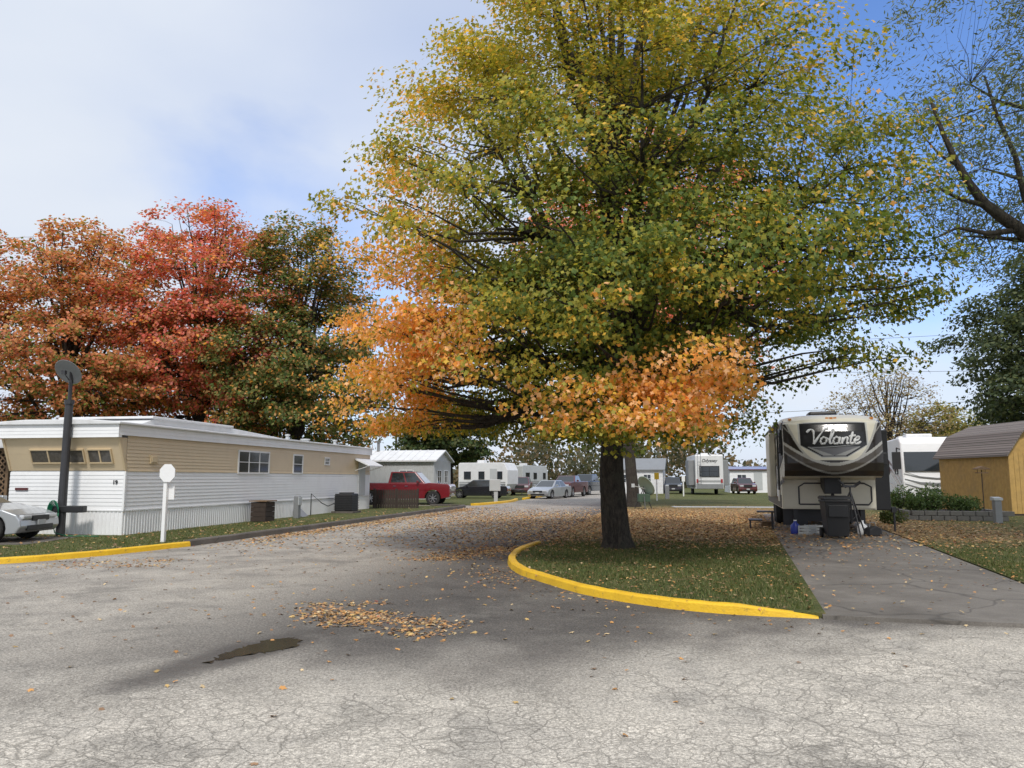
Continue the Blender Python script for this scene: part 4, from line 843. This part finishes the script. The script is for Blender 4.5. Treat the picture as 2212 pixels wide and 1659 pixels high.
mb=MB(); mb.tube([(.45,1.69,.8),(2.3,1.69,.8),(2.38,1.69,.9),(2.38,1.69,1.3),(2.2,1.69,1.4),(.6,1.69,1.4),(.45,1.69,1.3),(.45,1.69,.8)],.022,6); mb.obj('trim',M_dark,FW)
mb=MB(); mb.prism([(.75,1.58),(1.6,1.58),(1.6,1.3),(.9,1.12),(.7,1.12)],lambda p,a:(a,p[0],p[1]),Wd/2-.22,Wd/2+.22); mb.tube([(Wd/2,.82,1.12),(Wd/2,.82,.98)],.05,8); mb.obj('pin_box',M_black,FW,bevel=.02)
for x in (.35,Wd-.35): mb=MB(); mb.box(x-.06,x+.06,1.85,1.97,.05,.7); mb.box(x-.14,x+.14,1.78,2.04,0,.05); mb.obj('landing_leg',M_dark,FW)
mb=MB(); mb.box(-.012,-.001,2.2,Lr-.1,.68,1.05); mb.obj('lower_skirt',M_dark,FW)
mb=MB()
for za,zb,wd in ((1.2,2.3,.5),(1.9,2.6,.16),(1.1,1.5,.12),(2.5,3.0,.2)):
    pts=[(y,za+(zb-za)*(1-(y/Lr))**2) for y in np.linspace(.75,Lr-.1,18)]; mb.prism(pts+[(p[0],min(3.1,p[1]+wd*(1-p[0]/Lr*.7))) for p in pts[::-1]],lambda p,a:(a,p[0],p[1]),-.012-.002*za,-.001)
mb.obj('side_graphic',M_dark,FW)
window(FW,.9,1.5,2.2,2.9,-.014,-1,axis='x',fm=M_black,bars=0); window(FW,6.2,7.6,1.7,2.5,-.014,-1,axis='x',fm=M_black,bars=1)
mb=MB(); mb.box(-.03,-.013,2.6,3.35,.85,2.75); d=mb.obj('door',M_cream,FW,bevel=.01); mb=MB(); mb.box(-.04,-.03,2.75,3.2,1.8,2.5); mb.obj('window',M_glass,d)
mb=MB(); mb.tube([(-.08,2.5,1.0),(-.08,2.5,1.9)],.02,6); mb.obj('grab_handle',M_chrome,FW)
mb=MB(); mb.tube([(-.09,1.9,3.12),(-.09,8.5,3.12)],.07,10); mb.tube([(-.07,1.95,3.1),(-.07,1.95,1.2)],.025,6); mb.tube([(-.07,8.4,3.1),(-.07,8.4,1.2)],.025,6); mb.obj('awning',M_dark,FW)
mb=MB(); mb.box(-.22,-.02,4.0,6.0,.95,3.0); mb.obj('slide_out',M_cream,FW,bevel=.03)
mb=MB(); mb.box(Wd+.002,Wd+.5,2.4,5.6,.62,2.95); mb.obj('slide_out',M_black,FW,bevel=.03)
mb=MB(); mb.box(Wd+.002,Wd+.25,1.2,1.6,1.9,2.25); mb.obj('side_box',M_black,FW,bevel=.02)
for yy in (6.2,7.1):
    for xx in (.15,Wd-.15): mb=MB(); mb.lathe([(.01,-.12),(.36,-.12),(.39,0),(.36,.12),(.01,.12)],(xx,yy,.39),'x',20); mb.obj('wheel',M_rubber,FW)
mb=MB(); mb.box(.9,1.7,2.6,3.5,3.33,3.55); mb.obj('roof_unit',M_black,FW,bevel=.06)
mb=MB(); mb.box(.02,.7,2.1,2.14,.18,.66); mb.box(.7,2.2,2.1,2.14,.3,.66); mb.obj('undercarriage',M_dark,FW)
def FL(x,y): c,s=.963,-.27; return (7.42+x*c-y*s, 20.95+x*s+y*c)
A=thing('wheelie_bin',(8.45,20.35,.05),math.radians(-10),'black wheeled rubbish bin standing on driveway','bin')
mb=MB(); vs=[(-.25,-.28,.06),(.25,-.28,.06),(.25,.28,.1),(-.25,.28,.1),(-.31,-.36,.98),(.31,-.36,.98),(.31,.36,.98),(-.31,.36,.98)]; mb.add(vs,[(3,2,1,0),(4,5,6,7),(0,1,5,4),(1,2,6,5),(2,3,7,6),(3,0,4,7)]); mb.box(-.24,.24,-.375,-.345,.55,.86); mb.box(-.33,.33,-.385,.38,.93,.985); mb.obj('bin_body',M_black,A,bevel=.02)
mb=MB(); mb.prism([(-.4,1.0),(.36,1.0),(.40,1.05),(.2,1.09),(-.3,1.07)],lambda p,a:(a,p[0],p[1]),-.34,.34); mb.tube([(-.25,.42,1.0),(.25,.42,1.0)],.02,6); mb.obj('lid',M_black,A,bevel=.015)
for s in (-.3,.3): mb=MB(); mb.lathe([(.01,-.03),(.13,-.03),(.13,.03),(.01,.03)],(s,.28,.13),'x',16); mb.obj('wheel',M_rubber,A)
def tripod(name,loc,h,spread,label,cat,top):
    A=thing(name,loc,0,label,cat); mb=MB()
    for k in range(3):
        a=k*2.094+.5; mb.tube([(0,0,h),(math.cos(a)*spread,math.sin(a)*spread,0)],.022,6); mb.tube([(math.cos(a)*spread*.5,math.sin(a)*spread*.5,h*.5),(0,0,h*.35)],.01,5)
    mb.tube([(0,0,h*.3),(0,0,h+.12)],.025,8); mb.obj('tripod',M_dark,A); top(A,h); return A
def tt(A,h): mb=MB(); mb.box(-.22,.12,-.06,.06,h+.1,h+.16); mb.tube([(-.3,0,h+.3),(-.1,0,h+.1)],.03,6); mb.tube([(.1,0,h+.12),(.25,-.1,h+.25)],.04,6); mb.obj('head',M_dark,A)
tripod('antenna_tripod',(9.05,20.75,.05),1.2,.55,'black tripod stand in front of trailer','tripod',tt)
def dishtop(A,h):
    mb=MB(); mb.lathe([(.001,0),(.2,.02),(.4,.09),(.55,.18),(.54,.2),(.4,.12),(.2,.04),(.001,.03)],(0,0,0),'y',24); d=mb.obj('dish',M_gdish,A,smooth=True); d.matrix_local=Matrix.Translation((.25,-.1,h+.25))@Matrix.Rotation(math.radians(120),4,'Z')@Matrix.Rotation(math.radians(-30),4,'X')
    mb=MB(); mb.tube([(.1,0,h),(-.55,-.3,h+.15)],.02,6); mb.box(-.65,-.5,-.36,-.24,h+.08,h+.26); mb.obj('feed_arm',M_lgrey,A)
    mb=MB(); mb.box(-.3,.3,-.2,.2,.35,.75); mb.obj('battery_box',M_dkgreen,A,bevel=.02)
tripod('satellite_dish',(6.65,39.2,LZ),1.0,.5,'pale green portable satellite dish on tripod','satellite dish',dishtop)
for i,(x,y,kind) in enumerate(((.25,.9,'jug'),(.75,1.1,'crate'),(.55,.75,'crate2'),(2.0,1.1,'jug2'),(2.2,.7,'tool'))):
    px,py=FL(x,y); 
    if 'jug' in kind:
        A=thing('plastic_jug',(px,py,.05),.2*i,('blue' if kind=='jug' else 'white')+' plastic jug on concrete driveway','jug'); mb=MB(); mb.lathe([(.001,0),(.12,0),(.13,.03),(.13,.24),(.05,.31),(.04,.36),(.001,.36)],(0,0,0),'z',14); mb.obj('jug_body',M_bluep if kind=='jug' else M_white,A,smooth=True); mb=MB(); mb.tube([(0,0,.36),(0,0,.39)],.045,10); mb.obj('cap',M_white,A)
    elif 'crate' in kind:
        A=thing('storage_crate',(px,py,.05),.3*i,'small grey and white storage crate under trailer','crate'); mb=MB(); mb.box(-.2,.2,-.15,.15,0,.02)
        for a in (.03,.11,.19): mb.box(-.2,.2,-.15,-.135,a,a+.05);mb.box(-.2,.2,.135,.15,a,a+.05);mb.box(-.2,-.185,-.135,.135,a,a+.05);mb.box(.185,.2,-.135,.135,a,a+.05)
        for a in (-.2,.17): 
            for b in (-.152,.122): mb.box(a-.002,a+.032,b,b+.03,0,.25)
        mb.obj('slats',M_lgrey,A)
    else:
        A=thing('tool_bag',(px,py,.05),.4,'dark tool bag on driveway under trailer','bag'); mb=MB(); mb.prism([(-.25,0),(.25,0),(.22,.2),(0,.28),(-.22,.2)],lambda p,a:(p[0],a,p[1]),-.12,.12); mb.obj('bag_body',M_black,A,bevel=.04); mb=MB(); mb.tube([(-.12,0,.24),(-.08,0,.36),(.08,0,.36),(.12,0,.24)],.012,6); mb.obj('strap',M_grey,A)
A=thing('wheel_block',(*FL(-.3,4.0),.06),0,'stack of wooden blocks beside trailer','blocks'); mb=MB(); mb.box(-.3,.1,-.1,.1,0,.09); mb.box(-.25,.12,-.09,.08,.092,.17); mb.obj('timber',M_wood,A,bevel=.01)
A=thing('step_stool',(*FL(-.45,2.9),.06),math.atan2(-.27,.963),'dark metal folding steps at trailer door','steps'); mb=MB(); mb.box(-.25,.25,-.3,.3,.5,.54); mb.box(-.5,-.1,-.3,.3,.25,.29)
for x in (-.45,.2):
    for y in (-.28,.28): mb.tube([(x,y,0),(x,y,.27 if x<0 else .52)],.02,6)
mb.obj('treads',M_dark,A)
# ---------------------------------------------------------------- shed
SH=thing('wooden_shed',(20.6,32,LZ),math.radians(0),'yellow-brown wooden shed with shingled barn roof','shed')
SL=5.2;SW=3.4
mb=MB(); mb.box(.02,SW-.02,.02,SL-.02,.1,2.55)
for k in range(int(SL/.2)): y=k*.2; mb.box(-.015,.02,y+.006,y+.194,.08,2.6)
for k in range(int(SW/.2)): x=k*.2; mb.box(x+.006,x+.194,-.015,.02,.08,2.6)
pf=[(0,2.55),(.55,3.45),(SW/2,3.95),(SW-.55,3.45),(SW,2.55)]
mb.prism(pf,lambda p,a:(p[0],a,p[1]),0,.04); mb.prism(pf,lambda p,a:(p[0],a,p[1]),SL-.04,SL); mb.obj('wall',M_shed,SH)
mb=MB(); up=[(-.2,2.5),(.52,3.5),(SW/2,4.02),(SW-.52,3.5),(SW+.2,2.5)]; mb.prism(up+[(p[0],p[1]-.07) for p in up[::-1]],lambda p,a:(p[0],a,p[1]),-.25,SL+.2); mb.obj('roof',M_shin,SH)
mb=MB(); mb.box(-.03,.05,-.03,.05,.08,2.55); mb.box(-.05,-.016,-.02,SL,2.42,2.56); mb.box(.8,2.6,-.06,-.02,.2,2.3); mb.obj('trim',M_shed,SH)
mb=MB(); mb.box(0,SW,0,SL,-.02,.09); mb.obj('skid_base',M_dwood,SH)
RB=thing('raised_garden_bed',(14.5,28.6,LZ),math.radians(-14),'grey concrete block raised garden bed','garden bed')
mb=MB()
for r in range(2):
    for k in range(8): x=k*.42+(.2 if r else 0); mb.box(x,x+.40,0,.2,r*.18,r*.18+.17)
    for k in range(6): y=.22+k*.42; mb.box(-.0,.2,y,y+.4,r*.18,r*.18+.17); mb.box(3.2,3.4,y,y+.4,r*.18,r*.18+.17)
mb.obj('block_wall',M_block,RB,bevel=.015); mb=MB(); mb.box(.2,3.2,.2,2.7,0,.3); mb.obj('soil',M_dwood,RB)
def shrub(name,x,y,z,r,h,col,label,seed):
    R=np.random.default_rng(seed); n=1100; g=R.normal(size=(n,3)); g/=np.linalg.norm(g,axis=1,keepdims=True); g*=R.random((n,1))**.4; P=g*np.array([r,r,h/2])*(1+.3*np.sin(g[:,:1]*5+seed)); P[:,2]+=h/2
    T=thing(name,(x,y,z),0,label,'shrub'); mb=MB()
    for k in range(9): a=k*.7; mb.tube([(0,0,0),(math.cos(a)*r*.5,math.sin(a)*r*.5,h*.75)],.012,4)
    mb.obj('stem',M_dwood,T); rr=R.random(n); raw_mesh('leaves',leaves(P,R.normal(size=(n,3))+np.array([0,0,.7]),R.uniform(.05,.11,n),RHOMB),4,M_leaf,pick(col,np.ones((n,len(col))),rr)*R.uniform(.6,1.3,(n,1)),T)
for i,(x,y,r,h) in enumerate(((15.2,29.2,.5,.6),(15.9,29.3,.6,.8),(16.7,29.0,.5,.65),(17.3,29.6,.5,.55),(16.2,30.3,.7,1.0),(15.3,30.6,.6,.9))):
    shrub('garden_shrub',x,y,LZ+.28,r,h,[(.08,.13,.04),(.13,.19,.07),(.05,.09,.03)],'leafy green shrub growing in block garden bed',40+i)
shrub('garden_shrub',12.9,26.4,LZ,.4,.5,[(.09,.13,.04),(.15,.16,.07)],'low green weeds beside concrete driveway',60)
A=thing('utility_pedestal',(16.6,26.6,LZ),0,'short grey electric pedestal on lawn','pedestal'); mb=MB(); mb.box(-.12,.12,-.09,.09,0,.8); mb.obj('post',M_grey,A,bevel=.02); mb=MB(); mb.prism([(-.12,.78),(.12,.78),(.12,.9),(-.12,.86)],lambda p,a:(a,p[0],p[1]),-.15,.15); mb.obj('cover',M_lgrey,A)
A=thing('bird_feeder',(18.1,29.8,LZ),0,'thin pole bird feeder with small roof','bird feeder'); mb=MB(); mb.tube([(0,0,0),(0,0,1.85)],.02,6); mb.obj('pole',M_dwood,A); mb=MB(); mb.box(-.2,.2,-.1,.1,1.72,1.76); mb.prism([(-.26,1.9),(0,2.0),(.26,1.9),(.26,1.87),(-.26,1.87)],lambda p,a:(p[0],a,p[1]),-.14,.14); mb.tube([(-.15,0,1.75),(-.15,0,1.88)],.01,5);mb.tube([(.15,0,1.75),(.15,0,1.88)],.01,5); mb.obj('tray',M_wood,A)
A=thing('water_hydrant',(11.1,22.6,LZ),0,'black water hookup post beside driveway','post'); mb=MB(); mb.tube([(0,0,0),(0,0,.62)],.03,8); mb.tube([(0,0,.62),(.1,-.05,.66),(.14,-.05,.55)],.025,6); mb.box(-.08,.05,-.05,.05,.55,.7); mb.obj('post',M_dark,A)
A=thing('utility_pedestal',(-1.05,50.5,LZ),0,'pale grey electric meter pedestal near yellow kerb','pedestal'); mb=MB(); mb.box(-.12,.12,-.1,.1,0,1.4); mb.obj('post',M_lgrey,A); mb=MB(); mb.box(-.42,.3,-.16,-.1,.7,1.45); mb.obj('meter_box',M_lgrey,A,bevel=.03)
def post_sign(x,y,h,label,pan,col):
    A=thing('road_sign',(x,y,LZ),0,label,'road sign'); mb=MB(); mb.box(-.04,.04,-.04,.04,0,h); mb.obj('post',M_white,A); mb=MB(); mb.box(-pan,pan,-.065,-.045,h-.45,h); mb.obj('sign_panel',col,A)
post_sign(9.9,53,1.9,'small yellow sign on white post by road',.16,M_ysign)
post_sign(6.6,52.5,1.2,'short white marker post on grass',.12,M_white)
post_sign(14.6,66,1.7,'small white sign post on lawn',.14,M_white)
A=thing('electric_meter',(12.0,60,0),0,'grey electric pedestal on far lawn','pedestal'); mb=MB(); mb.box(-.15,.15,-.1,.1,0,1.0); mb.obj('post',M_grey,A)
def line(a,b,sag,label):
    mb=MB(); a=Vector(a);b=Vector(b); mb.tube([a.lerp(b,u)-Vector((0,0,sag*4*u*(1-u))) for u in np.linspace(0,1,24)],.012,4); tag(mb.obj('power_line',M_dark),label,'power line','overhead power lines')
line((-14,93,8.2),(44,93,8.6),.8,'thin dark overhead power line across the park'); line((-60,93,8.0),(-14,93,8.2),.8,'thin dark overhead power line across the park')
line((14,60,12),(60,50,13.5),.5,'thin dark overhead power line across the park'); line((8,60,10),(60,50,9.6),.5,'thin dark overhead power line across the park'); line((10,48,5.4),(60,42,8.6),.4,'thin dark overhead power line across the park')
A=thing('utility_pole',(-14,93,0),0,'tall brown wooden utility pole with crossarm','utility pole'); mb=MB(); mb.tube([(0,0,0),(0,0,8.8)],[.16,.11],10); mb.obj('pole',M_dwood,A); mb=MB(); mb.box(-.9,.9,-.06,.06,8.1,8.22); mb.obj('crossarm',M_dwood,A)
